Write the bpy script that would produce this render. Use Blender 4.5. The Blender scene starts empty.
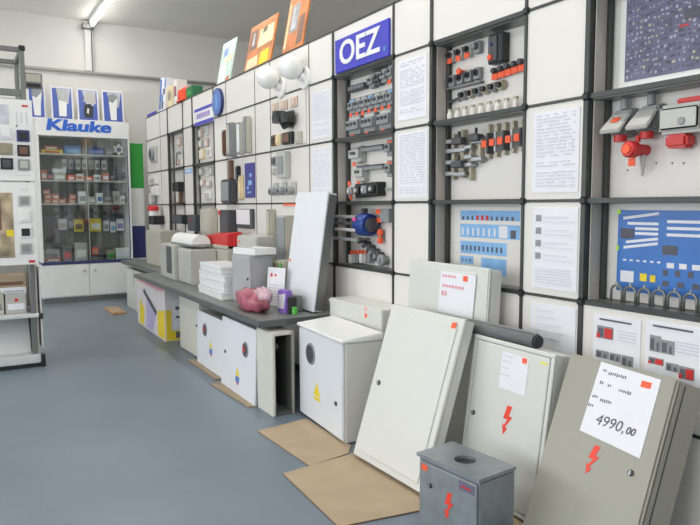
import bpy, bmesh, math, random
from mathutils import Vector, Matrix
random.seed(7)
PI = math.pi
SC = bpy.context.scene
COL = SC.collection

# ------------------------------------------------------------------ camera, world, lights, exposure
F_PX, YAW, PITCH, ROLL, EYE = 653.69, 0.5400, 0.0875, -0.0039, 1.28
cam_d = bpy.data.cameras.new('camera')
cam = bpy.data.objects.new('camera', cam_d)
COL.objects.link(cam)
cam_d.sensor_width = 36.0
cam_d.lens = F_PX / 700 * 36.0
cam_d.clip_start = 0.05
_f = Vector((math.sin(YAW) * math.cos(PITCH), math.cos(YAW) * math.cos(PITCH), -math.sin(PITCH)))
_r0 = Vector((math.cos(YAW), -math.sin(YAW), 0))
_u0 = _r0.cross(_f)
_r = _r0 * math.cos(ROLL) + _u0 * math.sin(ROLL)
_u = _u0 * math.cos(ROLL) - _r0 * math.sin(ROLL)
cam.matrix_world = Matrix(((_r.x, _u.x, -_f.x, 0), (_r.y, _u.y, -_f.y, 0), (_r.z, _u.z, -_f.z, EYE), (0, 0, 0, 1)))
SC.camera = cam

world = bpy.data.worlds.new('world')
SC.world = world
world.use_nodes = True
bgn = world.node_tree.nodes['Background']
bgn.inputs[0].default_value = (0.80, 0.88, 1.0, 1)
bgn.inputs[1].default_value = 1.0

def area_light(name, loc, rot, sx, sy, power, color):
    d = bpy.data.lights.new(name, 'AREA')
    d.shape = 'RECTANGLE'
    d.size, d.size_y, d.energy, d.color = sx, sy, power, color
    o = bpy.data.objects.new(name, d)
    COL.objects.link(o)
    o.location = loc
    o.rotation_euler = rot
    return o
# daylight from the left wall windows, plus added fill from behind the camera
for wy in (0.2, 3.4, 6.6):
    area_light('window_and_fill_light', (-3.93, wy, 1.75), (0, -PI / 2, 0), 2.0, 2.3, 68, (0.95, 0.975, 1.0))
for wx in (-2.2, 0.8):  # weak fill added behind the camera, set in unseen window openings
    area_light('window_and_fill_light', (wx, -3.43, 1.75), (PI / 2, 0, 0), 2.3, 2.0, 6, (0.97, 0.98, 1.0))
TUBE_POWER = 12.5
SC.view_settings.view_transform = 'Standard'
SC.view_settings.look = 'None'
SC.view_settings.gamma = 1.0
SC.view_settings.use_curve_mapping = False
SC.view_settings.exposure = 0.0

# ------------------------------------------------------------------ materials
MATS = {}
def mat(name, col, rough=0.5, metal=0.0, var=0.06, scale=6.0, bump=0.0, bscale=60.0, emit=0.0):
    if name in MATS:
        return MATS[name]
    m = bpy.data.materials.new(name)
    m.use_nodes = True
    nt = m.node_tree
    b = nt.nodes['Principled BSDF']
    b.inputs['Roughness'].default_value = rough
    b.inputs['Metallic'].default_value = metal
    c = (col[0], col[1], col[2], 1)
    tc = nt.nodes.new('ShaderNodeTexCoord')
    if var > 0:
        nz = nt.nodes.new('ShaderNodeTexNoise')
        nz.inputs['Scale'].default_value = scale
        nz.inputs['Detail'].default_value = 5
        nt.links.new(tc.outputs['Object'], nz.inputs['Vector'])
        rp = nt.nodes.new('ShaderNodeValToRGB')
        rp.color_ramp.elements[0].position = 0.3
        rp.color_ramp.elements[1].position = 0.7
        rp.color_ramp.elements[0].color = tuple(x * (1 - var) for x in col) + (1,)
        rp.color_ramp.elements[1].color = tuple(min(1, x * (1 + var)) for x in col) + (1,)
        nt.links.new(nz.outputs['Fac'], rp.inputs['Fac'])
        nt.links.new(rp.outputs['Color'], b.inputs['Base Color'])
    else:
        b.inputs['Base Color'].default_value = c
    if bump > 0:
        n2 = nt.nodes.new('ShaderNodeTexNoise')
        n2.inputs['Scale'].default_value = bscale
        nt.links.new(tc.outputs['Object'], n2.inputs['Vector'])
        bp = nt.nodes.new('ShaderNodeBump')
        bp.inputs['Strength'].default_value = bump
        bp.inputs['Distance'].default_value = 0.01
        nt.links.new(n2.outputs['Fac'], bp.inputs['Height'])
        nt.links.new(bp.outputs['Normal'], b.inputs['Normal'])
    if emit > 0:
        b.inputs['Emission Color'].default_value = c
        b.inputs['Emission Strength'].default_value = emit
    MATS[name] = m
    return m

WALL = mat('painted_plaster', (0.78, 0.76, 0.73), 0.8, var=0.03, scale=1.5, bump=0.1)
CEIL = mat('ceiling_paint', (0.90, 0.885, 0.82), 0.9, var=0.03, scale=1.2)
PANEL = mat('panel_laminate', (0.765, 0.735, 0.70), 0.45, var=0.015, scale=2)
FRAME = mat('dark_frame_metal', (0.056, 0.062, 0.060), 0.4, 0.3, var=0.1)
ALU = mat('grey_aluminium', (0.22, 0.225, 0.22), 0.4, 0.6, var=0.05)
SIDE = mat('recess_side_board', (0.47, 0.44, 0.40), 0.6, var=0.05)
KNOB = mat('black_connector', (0.015, 0.02, 0.02), 0.4, var=0)
BLACK = mat('black_plastic', (0.018, 0.019, 0.022), 0.4, var=0)
DARK = mat('dark_grey_plastic', (0.07, 0.075, 0.085), 0.45, var=0.08)
GREY = mat('grey_plastic', (0.27, 0.285, 0.295), 0.45, var=0.05)
LGREY = mat('light_grey_plastic', (0.50, 0.495, 0.465), 0.45, var=0.04)
WHITE = mat('white_plastic', (0.82, 0.82, 0.81), 0.4, var=0.02)
PAPER = mat('white_paper', (0.80, 0.80, 0.85), 0.7, var=0.02)
INK = mat('pale_ink', (0.64, 0.64, 0.71), 0.8, var=0)
INKD = mat('dark_ink', (0.12, 0.12, 0.15), 0.8, var=0)
RED = mat('red_plastic', (0.62, 0.03, 0.03), 0.4, var=0.05)
TAG = mat('orange_red_tag', (0.95, 0.13, 0.05), 0.6, var=0)
BOLT = mat('red_warning_paint', (0.85, 0.06, 0.03), 0.5, var=0)
BLUE = mat('sign_blue', (0.045, 0.045, 0.50), 0.35, var=0.02)
NAVY = mat('navy_blue', (0.03, 0.04, 0.16), 0.45, var=0.05)
DEVB = mat('device_blue', (0.015, 0.05, 0.25), 0.4, var=0.05)
BRASS = mat('dull_brass', (0.42, 0.38, 0.29), 0.4, 0.3, var=0.1)
STEEL = mat('zinc_steel', (0.42, 0.44, 0.45), 0.35, 0.7, var=0.08)
CABW = mat('cabinet_white_paint', (0.665, 0.665, 0.63), 0.35, var=0.015, scale=3)
CABW2 = mat('cabinet_cool_white', (0.74, 0.76, 0.80), 0.4, var=0.02, scale=3)
CABG = mat('cabinet_pebble_grey', (0.335, 0.325, 0.275), 0.4, var=0.02, scale=3)
CABI = mat('cabinet_ivory', (0.66, 0.65, 0.58), 0.45, var=0.03, scale=3)
GALV = mat('galvanised_sheet', (0.30, 0.33, 0.35), 0.35, 0.5, var=0.12, scale=14)
CARD = mat('cardboard', (0.43, 0.335, 0.225), 0.85, var=0.07, scale=5)
BEIGE = mat('beige_plastic', (0.50, 0.48, 0.41), 0.5, var=0.04)
YELLOW = mat('yellow_print', (0.85, 0.65, 0.03), 0.6, var=0.03)
PINK = mat('pink_film', (0.38, 0.10, 0.14), 0.2, var=0.35, scale=14)
PURPLE = mat('purple_print', (0.28, 0.16, 0.55), 0.5, var=0.05)
GREEN = mat('green_print', (0.03, 0.36, 0.05), 0.5, var=0.03)
LBLUE = mat('light_blue_print', (0.24, 0.48, 0.80), 0.5, var=0.12, scale=12)
PBLUE = mat('poster_blue', (0.035, 0.17, 0.52), 0.35, var=0.12, scale=5)
PPURP = mat('poster_slate', (0.13, 0.13, 0.22), 0.4, var=0.25, scale=9)
BROWN = mat('brown_plastic', (0.18, 0.09, 0.06), 0.5, var=0.1)
SALMON = mat('salmon_box', (0.62, 0.17, 0.12), 0.6, var=0.15, scale=20)
BENCH = mat('bench_laminate', (0.17, 0.18, 0.175), 0.45, var=0.08)
DINT = mat('showcase_lining', (0.16, 0.165, 0.17), 0.6, var=0.15, scale=8)
OPAL = mat('opal_glass', (0.88, 0.88, 0.86), 0.15, var=0)
ORNG = mat('orange_poster_ink', (0.58, 0.18, 0.04), 0.5, var=0.35, scale=9)
CREAM = mat('cream_print', (0.80, 0.68, 0.42), 0.6, var=0.12, scale=10)
PGRN = mat('pale_green_print', (0.55, 0.70, 0.62), 0.5, var=0.15, scale=8)
OLIVE = mat('olive_plastic', (0.30, 0.28, 0.20), 0.45, var=0.05)

def floor_material():
    m = bpy.data.materials.new('painted_concrete_floor')
    m.use_nodes = True
    nt = m.node_tree
    b = nt.nodes['Principled BSDF']
    tc = nt.nodes.new('ShaderNodeTexCoord')
    n1 = nt.nodes.new('ShaderNodeTexNoise'); n1.inputs['Scale'].default_value = 1.6; n1.inputs['Detail'].default_value = 8
    n2 = nt.nodes.new('ShaderNodeTexNoise'); n2.inputs['Scale'].default_value = 45; n2.inputs['Detail'].default_value = 4
    mx = nt.nodes.new('ShaderNodeMath'); mx.operation = 'MULTIPLY_ADD'
    mx.inputs[1].default_value = 0.3
    nt.links.new(tc.outputs['Object'], n1.inputs['Vector'])
    nt.links.new(tc.outputs['Object'], n2.inputs['Vector'])
    nt.links.new(n2.outputs['Fac'], mx.inputs[0])
    nt.links.new(n1.outputs['Fac'], mx.inputs[2])
    rp = nt.nodes.new('ShaderNodeValToRGB')
    rp.color_ramp.elements[0].position = 0.4
    rp.color_ramp.elements[1].position = 0.95
    rp.color_ramp.elements[0].color = (0.150, 0.190, 0.232, 1)
    rp.color_ramp.elements[1].color = (0.200, 0.243, 0.285, 1)
    nt.links.new(mx.outputs[0], rp.inputs['Fac'])
    nt.links.new(rp.outputs['Color'], b.inputs['Base Color'])
    b.inputs['Roughness'].default_value = 0.38
    return m
FLOOR = floor_material()

def glass_material():
    m = bpy.data.materials.new('clear_glass')
    m.use_nodes = True
    nt = m.node_tree
    nt.nodes.clear()
    out = nt.nodes.new('ShaderNodeOutputMaterial')
    mix = nt.nodes.new('ShaderNodeMixShader')
    tr = nt.nodes.new('ShaderNodeBsdfTransparent'); tr.inputs[0].default_value = (0.93, 0.96, 0.95, 1)
    gl = nt.nodes.new('ShaderNodeBsdfGlossy'); gl.inputs['Roughness'].default_value = 0.05
    mix.inputs[0].default_value = 0.10
    nt.links.new(tr.outputs[0], mix.inputs[1]); nt.links.new(gl.outputs[0], mix.inputs[2])
    nt.links.new(mix.outputs[0], out.inputs[0])
    return m
GLASS = glass_material()
TUBE = mat('lit_tube', (1.0, 0.98, 0.94), 0.4, var=0, emit=12.0)

# ------------------------------------------------------------------ mesh helpers
class MB:
    def __init__(s):
        s.v, s.f = [], []
    def add(s, vs, fs):
        k = len(s.v)
        s.v += [tuple(p) for p in vs]
        s.f += [tuple(i + k for i in f) for f in fs]
        return s
    def box(s, x0, x1, y0, y1, z0, z1):
        return s.add([(x0, y0, z0), (x1, y0, z0), (x1, y1, z0), (x0, y1, z0), (x0, y0, z1), (x1, y0, z1), (x1, y1, z1), (x0, y1, z1)],
                     [(0, 3, 2, 1), (4, 5, 6, 7), (0, 1, 5, 4), (1, 2, 6, 5), (2, 3, 7, 6), (3, 0, 4, 7)])
    def cbox(s, cx, cz, w, h, y0, y1):
        return s.box(cx - w / 2, cx + w / 2, y0, y1, cz - h / 2, cz + h / 2)
    def tube(s, pts, r, n=10, caps=True):
        pts = [Vector(p) for p in pts]
        rs = r if isinstance(r, (list, tuple)) else [r] * len(pts)
        k = len(s.v)
        prev = None
        for i, p in enumerate(pts):
            t = (pts[min(i + 1, len(pts) - 1)] - pts[max(i - 1, 0)]).normalized()
            ref = Vector((0, 0, 1)) if abs(t.z) < 0.9 else Vector((1, 0, 0))
            if prev is None:
                a = t.cross(ref).normalized()
            else:
                a = (prev - t * prev.dot(t)).normalized()
            prev = a
            b = t.cross(a)
            for j in range(n):
                q = p + (a * math.cos(2 * PI * j / n) + b * math.sin(2 * PI * j / n)) * rs[i]
                s.v.append(tuple(q))
        for i in range(len(pts) - 1):
            for j in range(n):
                j2 = (j + 1) % n
                s.f.append((k + i * n + j, k + i * n + j2, k + (i + 1) * n + j2, k + (i + 1) * n + j))
        if caps:
            s.f.append(tuple(k + j for j in reversed(range(n))))
            s.f.append(tuple(k + (len(pts) - 1) * n + j for j in range(n)))
        return s
    def lathe(s, prof, n=20, origin=(0, 0, 0), axis='z'):
        k = len(s.v)
        ox, oy, oz = origin
        for (r, h) in prof:
            for j in range(n):
                a = 2 * PI * j / n
                c, d = r * math.cos(a), r * math.sin(a)
                if axis == 'z': s.v.append((ox + c, oy + d, oz + h))
                elif axis == 'y': s.v.append((ox + c, oy + h, oz - d))
                else: s.v.append((ox + h, oy + c, oz + d))
        for i in range(len(prof) - 1):
            for j in range(n):
                j2 = (j + 1) % n
                s.f.append((k + i * n + j, k + i * n + j2, k + (i + 1) * n + j2, k + (i + 1) * n + j))
        s.f.append(tuple(k + j for j in reversed(range(n))))
        s.f.append(tuple(k + (len(prof) - 1) * n + j for j in range(n)))
        return s
    def prism(s, poly, y0, y1):
        # polygon in x,z extruded along y
        n = len(poly); k = len(s.v)
        for y in (y0, y1):
            s.v += [(p[0], y, p[1]) for p in poly]
        s.f.append(tuple(k + i for i in range(n)))
        s.f.append(tuple(k + n + i for i in reversed(range(n))))
        for i in range(n):
            j = (i + 1) % n
            s.f.append((k + i, k + n + i, k + n + j, k + j))
        return s
    def build(s, name, material, parent=None, bevel=0.0, seg=1, smooth=False, loc=None, rot=None):
        me = bpy.data.meshes.new(name)
        me.from_pydata(s.v, [], s.f)
        bm = bmesh.new()
        bm.from_mesh(me)
        bmesh.ops.recalc_face_normals(bm, faces=bm.faces)
        if bevel > 0:
            bmesh.ops.bevel(bm, geom=list(bm.edges), offset=bevel, segments=seg, affect='EDGES', clamp_overlap=True)
        bm.to_mesh(me)
        bm.free()
        if smooth:
            for p in me.polygons: p.use_smooth = True
        me.materials.append(material)
        o = bpy.data.objects.new(name, me)
        COL.objects.link(o)
        if parent is not None: o.parent = parent
        if loc: o.location = loc
        if rot: o.rotation_euler = rot
        return o

def tag(o, label, cat, group=None):
    o['label'] = label
    o['category'] = cat
    if group: o['group'] = group
    return o

def thing(name, label, cat, loc=(0, 0, 0), rot=(0, 0, 0), group=None):
    o = bpy.data.objects.new(name, None)
    o.empty_display_size = 0.05
    COL.objects.link(o)
    o.location = loc
    o.rotation_euler = rot
    return tag(o, label, cat, group)

WALLROT = (0, 0, -PI / 2)
XF, XB, XBF = 2.20, 2.31, 2.262          # front plane and niche back plane of the display wall
def wt(name, label, cat, Y, Z, X=XB, group=None):
    # a thing mounted on the display wall: local x runs to the viewer's right, local -y out of the wall
    return thing(name, label, cat, (X, Y, Z), WALLROT, group)

def struct(o):
    o['kind'] = 'structure'
    return o

def text_geom(body, size, offset=0.0, shear=0.0, extrude=0.002, sx=1.0):
    cu = bpy.data.curves.new('lettering', 'FONT')
    cu.body = body; cu.size = size; cu.offset = offset; cu.shear = shear; cu.extrude = extrude
    cu.align_x = 'CENTER'; cu.align_y = 'CENTER'
    cu.resolution_u = 4
    o = bpy.data.objects.new('lettering', cu)
    COL.objects.link(o)
    dg = bpy.context.evaluated_depsgraph_get()
    me = bpy.data.meshes.new_from_object(o.evaluated_get(dg))
    vs = [(v.co.x * sx, -v.co.z, v.co.y) for v in me.vertices]
    fs = [tuple(p.vertices) for p in me.polygons]
    bpy.data.objects.remove(o); bpy.data.curves.remove(cu); bpy.data.meshes.remove(me)
    return vs, fs

def lettering(body, size, material, parent, x, y, z, name='lettering', **kw):
    vs, fs = text_geom(body, size, **kw)
    m = MB().add([(a + x, b + y, c + z) for a, b, c in vs], fs)
    return m.build(name, material, parent)

ORD = ['first', 'second', 'third', 'fourth', 'fifth', 'sixth', 'seventh', 'eighth', 'ninth', 'tenth']

# ------------------------------------------------------------------ the room
YB, ZC, XL, XR, YR = 9.75, 3.81, -4.0, 6.0, -3.5
struct(MB().box(XL, XR, YR, YB, -0.1, 0).build('floor', FLOOR))
struct(MB().box(XL, XR, YR, YB, ZC, ZC + 0.1).build('ceiling', CEIL))
struct(MB().box(XL - 0.1, XR + 0.1, YB, YB + 0.12, -0.1, ZC + 0.1).build('wall_back', WALL))
struct(MB().box(XR, XR + 0.1, YR, YB, -0.1, ZC + 0.1).build('wall_right', WALL))
def window_wall(name, axis, pos, a0, a1, wins, z0, z1):
    m = MB()
    def bb(u0, u1, lo, hi):
        if axis == 'x': m.box(pos - 0.12, pos, u0, u1, lo, hi)
        else: m.box(u0, u1, pos - 0.12, pos, lo, hi)
    bb(a0, a1, -0.1, z0); bb(a0, a1, z1, ZC + 0.1)
    e = a0
    for (w0, w1) in wins:
        bb(e, w0, z0, z1); e = w1
    bb(e, a1, z0, z1)
    struct(m.build(name, WALL))
window_wall('wall_left', 'x', XL, YR, YB, [(-0.95, 1.35), (2.25, 4.55), (5.45, 7.75)], 0.75, 2.75)
window_wall('wall_front', 'y', YR, XL, XR, [(-3.35, -1.05), (-0.35, 1.95)], 0.75, 2.75)
WF = mat('window_frame_white', (0.75, 0.75, 0.75), 0.4, var=0)
wi = 0
for (w0, w1) in [(-0.95, 1.35), (2.25, 4.55), (5.45, 7.75)]:
    wi += 1
    m = MB(); x0, x1 = XL - 0.10, XL - 0.05
    m.box(x0, x1, w0, w1, 0.75, 0.81).box(x0, x1, w0, w1, 2.69, 2.75).box(x0, x1, w0, w0 + 0.06, 0.81, 2.69).box(x0, x1, w1 - 0.06, w1, 0.81, 2.69)
    m.box(x0, x1, (w0 + w1) / 2 - 0.03, (w0 + w1) / 2 + 0.03, 0.81, 2.69)
    wo = struct(m.build('window_%d' % wi, WF))
    MB().box(XL - 0.078, XL - 0.072, w0 + 0.06, w1 - 0.06, 0.81, 2.69).build('pane', GLASS, wo)
for (w0, w1) in [(-3.35, -1.05), (-0.35, 1.95)]:  # unseen windows added behind the camera to house the fill light
    wi += 1
    m = MB(); x0, x1 = YR - 0.10, YR - 0.05
    m.box(w0, w1, x0, x1, 0.75, 0.81).box(w0, w1, x0, x1, 2.69, 2.75).box(w0, w0 + 0.06, x0, x1, 0.81, 2.69).box(w1 - 0.06, w1, x0, x1, 0.81, 2.69)
    m.box((w0 + w1) / 2 - 0.03, (w0 + w1) / 2 + 0.03, x0, x1, 0.81, 2.69)
    wo = struct(m.build('window_%d' % wi, WF))
    MB().box(w0 + 0.06, w1 - 0.06, YR - 0.078, YR - 0.072, 0.81, 2.69).build('pane', GLASS, wo)

# pipe and conduit on the back wall
PIPE = mat('grey_pipe_paint', (0.40, 0.40, 0.38), 0.5, var=0.05)
o = MB().tube([(-3.9, YB - 0.04, 3.08), (5.9, YB - 0.04, 3.125)], 0.022, 10).build('heating_pipe', PIPE, smooth=True)
tag(o, 'thin grey pipe running along the white back wall', 'pipe')
t = thing('conduit', 'white vertical cable conduit on the back wall under the ceiling lamp', 'conduit', (1.655, YB, 3.10))
MB().box(-0.045, 0.035, -0.06, 0, 0.03, 0.69).build('channel', WALL, t, 0.004)
MB().box(0.045, 0.075, -0.05, 0, 0.03, 0.62).build('dark_side_strip', PIPE, t, 0.004)  # grey strip that forms the dark side of the channel
MB().box(-0.075, 0.075, -0.10, 0, 0.585, 0.65).build('junction_box', ALU, t, 0.006)

def batten(Y, X, label):
    t = thing('ceiling_lamp', label, 'lamp', (X, Y, ZC), group='fluorescent ceiling lamps')
    MB().box(-0.04, 0.04, -0.78, 0.78, -0.05, 0).build('housing', WHITE, t, 0.005)
    MB().tube([(0, -0.75, -0.075), (0, 0.75, -0.075)], 0.024, 12).build('tube', TUBE, t, smooth=True)
    for e in (-1, 1):
        MB().box(-0.025, 0.025, e * 0.76 - 0.015, e * 0.76 + 0.015, -0.10, -0.045).build('end_holder', WHITE, t, 0.004)
    short = 0.45 if Y > 8.5 else 0.0
    a = area_light('tube_light', (X, Y - short / 2, ZC - 0.115), (0, 0, 0), 0.12, 1.5 - short, TUBE_POWER * (0.7 if short else 1.0), (1.0, 0.965, 0.90))
    a.parent = t
    a.matrix_parent_inverse = Matrix.Translation((-X, -Y, -ZC))
for i, Y in enumerate((8.86, 6.9, 4.9, 2.9, 0.9)):
    batten(Y, 1.70, 'long white fluorescent ceiling lamp, %s from the back wall above the panel wall side' % ORD[i])
for i, Y in enumerate((8.2, 5.6, 3.0, 0.4, -2.0)):  # second lamp row, out of view, added for overall light
    batten(Y, -1.6, 'added unseen fluorescent lamp over the left side of the room, %s from the back wall' % ORD[i])

for i, Y in enumerate((4.5, 2.4, 0.3)):  # lamps added out of view to brighten the ceiling beyond the panels
    batten(Y, 4.1, 'added unseen fluorescent lamp in the space behind the panel wall, %s from the far end' % ORD[i])

# ------------------------------------------------------------------ the modular display wall
ZR = {3: 2.430, 2: 2.129, 1: 1.712, 0: 1.295, -1: 0.878, -2: 0.461, -3: 0.05}
YV = [0.11, 0.79, 1.128, 1.808, 2.143, 2.818, 3.170, 3.874, 4.231, 4.908, 5.221, 5.909, 6.25, 6.919, 7.26, 7.87, 8.22, 8.897]
NICHE = {2: 1, 4: 1, 6: 1, 12: 1, 14: 1}          # bay index -> recessed between rows -1 and 2
dw = thing('display_wall', 'tall modular display wall of white square panels in a dark metal grid', 'display wall', (XF, 4.5, 0))
def lw(m, x0, x1, y0, y1, z0, z1):
    return m.box(x0 - XF, x1 - XF, y0 - 4.5, y1 - 4.5, z0, z1)
g = 0.006
for i in range(len(YV) - 1):
    y0, y1 = YV[i], YV[i + 1]
    XN = XBF if i >= 12 else XB          # the far niches are shallower
    for r in range(-3, 3):
        z0, z1 = ZR[r], ZR[r + 1]
        if i in NICHE and r in (-1, 0, 1):
            lw(MB(), XN, XN + 0.015, y0 + 0.02, y1 - 0.02, z0 + 0.012, z1 - 0.012).build('back_panel', PANEL, dw)
        else:
            lw(MB(), XF, XF + 0.018, y0 + g, y1 - g, z0 + g, z1 - g).build('panel', PANEL, dw, 0.002)
    if i in NICHE:
        for ys, s in ((y0, 1), (y1, -1)):
            a, b = sorted((ys + s * 0.016, ys + s * 0.022))
            lw(MB(), XF + 0.02, XN, a, b, ZR[-1], ZR[2]).build('side_board', SIDE, dw)
            a, b = sorted((ys + s * 0.020, ys + s * 0.038))
            lw(MB(), XN - (0.03 if i < 12 else 0.014), XN - 0.002, a, b, ZR[-1], ZR[2]).build('back_post', FRAME, dw, 0.003)
        for r in (-1, 0, 1, 2):
            th = 0.010 if r in (0,) else 0.016
            lw(MB(), XF + 0.012, XN + 0.01, y0 + 0.014, y1 - 0.014, ZR[r] - th, ZR[r] + th * 0.6).build('shelf', ALU, dw, 0.003)
for k, y in enumerate(YV):
    thick = (k in NICHE) or (k - 1 in NICHE)
    w = (0.008 if (k in NICHE and k - 1 not in NICHE) else 0.012) if thick else 0.0055
    lw(MB(), XF - (0.008 if thick else 0.001), XF + 0.03, y - w, y + w, 0.0, ZR[3] + 0.004).build('post', FRAME, dw, 0.002)
for r in range(-3, 4):
    for i in range(len(YV) - 1):
        y0, y1 = YV[i], YV[i + 1]
        if r == -3: continue
        nn = i in NICHE and r in (-1, 0, 1, 2)
        w = 0.010 if nn else 0.0055
        lw(MB(), XF - 0.003, XF + 0.025, y0 + 0.006, y1 - 0.006, ZR[r] - w, ZR[r] + w).build('rail', FRAME, dw)
for i in NICHE:
    for k in (i, i + 1):
        for r in (-1, 0, 1, 2):
            lw(MB(), XF - 0.014, XF + 0.012, YV[k] - 0.018, YV[k] + 0.018, ZR[r] - 0.016, ZR[r] + 0.016).build('connector', KNOB, dw, 0.006, 2)
lw(MB(), XF + 0.02, XF + 0.14, YV[0], YV[-1], 0.0, 0.05).build('foot_beam', FRAME, dw)
lw(MB(), XF + 0.02, XF + 0.05, YV[-1] - 0.02, YV[-1], 0.0, ZR[3]).build('end_post', FRAME, dw)
lw(MB(), XB + 0.02, XB + 0.05, YV[0], YV[-1], 0.0, ZR[3]).build('rear_board', SIDE, dw)
lw(MB(), XF + 0.018, XB + 0.05, YV[0], YV[-1], ZR[3] - 0.012, ZR[3]).build('cap_board', PANEL, dw)

# ------------------------------------------------------------------ papers and posters
def rects(parent, rs, material, y=-0.003, th=0.0015, name='print'):
    m = MB()
    for (x0, x1, z0, z1) in rs: m.box(x0, x1, y - th, y, z0, z1)
    o = m.build(name, material, parent)
    if len(rs) > 1: o['kind'] = 'stuff'
    return o

def paper(label, Y, Z, w, h, style, X=XF - 0.001, cat='paper'):
    t = wt('printed_sheet', label, cat, Y, Z, X)
    MB().cbox(0, 0, w, h, -0.002, 0).build('sheet', PAPER, t)
    L, D = [], []
    if style == 'list':
        n = int(h / 0.014)
        for k in range(1, n - 1):
            z = h / 2 - k * h / n
            if random.random() < 0.12: continue
            x = -w / 2 + 0.02
            while x < w / 2 - 0.03:
                s = random.uniform(0.015, 0.05)
                L.append((x, min(x + s, w / 2 - 0.02), z - 0.0022, z + 0.0022))
                x += s + random.choice((0.006, 0.012, 0.03))
    elif style == 'table':
        for k in range(4):
            z = h / 2 - 0.045 - k * 0.055
            D.append((-w / 2 + 0.02, -w / 2 + 0.05, z - 0.014, z + 0.014))
            L.append((-w / 2 + 0.06, w / 2 - 0.02, z - 0.016, z - 0.0135))
            L.append((-w / 2 + 0.07, w / 2 - 0.05, z + 0.004, z + 0.007))
        for k in range(6):
            z = h / 2 - 0.265 - k * 0.012
            if z > -h / 2 + 0.012: L.append((-w / 2 + 0.02, w / 2 - 0.03, z - 0.002, z + 0.002))
    elif style == 'faint':
        for k in range(5):
            z = h / 2 - 0.03 - k * 0.03
            L.append((-w / 2 + 0.03, w / 2 - random.uniform(0.03, 0.12), z - 0.002, z + 0.002))
    if L: rects(t, L, INK)
    if D: rects(t, D, GREY, name='drawing')
    return t
paper('white price list on the narrow panel beside the grey socket niche, at upper height', 1.963, 1.504, 0.25, 0.345, 'list')
paper('white data sheet with four small drawings on the narrow panel beside the blue wiring poster', 1.957, 1.089, 0.248, 0.352, 'table')
paper('faint white sheet low on the narrow panel above the white cabinet with a red bolt', 1.957, 0.745, 0.25, 0.20, 'faint')
paper('pale printed list just right of the blue letter sign, upper of two on its column', 2.990, 1.923, 0.265, 0.33, 'list')
paper('pale printed list right of the black contactors, lower of two on its column', 2.985, 1.503, 0.275, 0.365, 'list')
paper('pale sheet on the narrow panel left of the breaker niche, upper of two', 4.045, 1.905, 0.27, 0.32, 'list')
paper('pale sheet above the tall white leaning panel, lower of two on its narrow panel', 4.045, 1.497, 0.27, 0.36, 'list')

def photo_sheet(label, Y, Z, w, h, pics):
    t = wt('product_sheet', label, 'paper', Y, Z, XF - 0.001)
    MB().cbox(0, 0, w, h, -0.002, 0).build('sheet', PAPER, t)
    rects(t, [(-w / 2 + 0.03, w / 2 - 0.04, h / 2 - 0.022, h / 2 - 0.015)], INKD)
    a, b, c = [], [], []
    for (x, z, pw, ph, red) in pics:
        a.append((x - pw / 2, x + pw / 2, z - ph / 2, z + ph / 2))
        c.append((x - pw * 0.42, x - pw * 0.1, z - ph * 0.4, z + ph * 0.3)); c.append((x + pw * 0.15, x + pw * 0.3, z - ph * 0.45, z + ph * 0.1))
        if red: b.append((x - pw * 0.02, x + pw * 0.46, z - ph * 0.42, z + ph * 0.36)); b.append((x - pw * 0.5, x - pw * 0.3, z - ph * 0.5, z - ph * 0.1))
    rects(t, a, GREY, -0.003, name='picture'); rects(t, c, INKD, -0.0045, name='dark_print')
    if b: rects(t, b, RED, -0.0052, name='red_print')
    rects(t, [(0.01, w / 2 - 0.02, 0.05 - 0.012 * q, 0.054 - 0.012 * q) for q in range(4)], INK, -0.003)
photo_sheet('white product sheet with one red photo under the blue wiring poster', 1.635, 0.735, 0.215, 0.21, [(-0.05, 0.035, 0.075, 0.05, True), (-0.06, -0.055, 0.06, 0.03, False), (0.0, -0.056, 0.05, 0.03, False), (0.055, -0.06, 0.05, 0.04, False)])
photo_sheet('white product sheet with several red photos behind the grey foreground cabinet', 1.395, 0.735, 0.225, 0.23, [(-0.07, 0.03, 0.045, 0.06, False), (-0.02, 0.025, 0.05, 0.05, False), (-0.065, -0.035, 0.06, 0.025, True), (0.0, -0.045, 0.05, 0.03, False), (0.055, -0.055, 0.055, 0.045, True)])

# slate product poster
t = wt('product_poster', 'framed slate coloured poster crowded with small device pictures', 'poster', 1.435, 1.925, XB - 0.001)
MB().cbox(0, 0, 0.60, 0.385, -0.012, 0).build('mount', WHITE, t, 0.002)
MB().cbox(0.0, 0.004, 0.545, 0.335, -0.014, -0.010).build('picture', PPURP, t)
A, B2, C2 = [], [], []
for iz in range(14):
    for ix in range(30):
        x = -0.258 + ix * 0.0178 + random.uniform(-0.005, 0.005); z = 0.145 - iz * 0.0222 + random.uniform(-0.005, 0.005)
        w, h = random.uniform(0.005, 0.014), random.uniform(0.005, 0.012)
        (A if random.random() < 0.5 else (B2 if random.random() < 0.75 else C2)).append((x - w / 2, x + w / 2, z - h / 2, z + h / 2))
rects(t, A, INK if False else mat('pale_slate_print', (0.36, 0.36, 0.45), 0.6, var=0.3, scale=30), -0.0145, 0.0008); rects(t, B2, INKD, -0.0145, 0.0008, 'dark_print'); rects(t, C2, BRASS, -0.0145, 0.0008, 'brown_print')
rects(t, [(-0.02, 0.07, 0.142, 0.158), (-0.05, -0.01, -0.004, 0.003)], RED, -0.0156, 0.0008, 'red_print')
rects(t, [(0.02, 0.09, 0.075, 0.115), (-0.03, 0.05, 0.02, 0.055)], INKD, -0.0156, 0.0008, 'dark_print')
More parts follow.
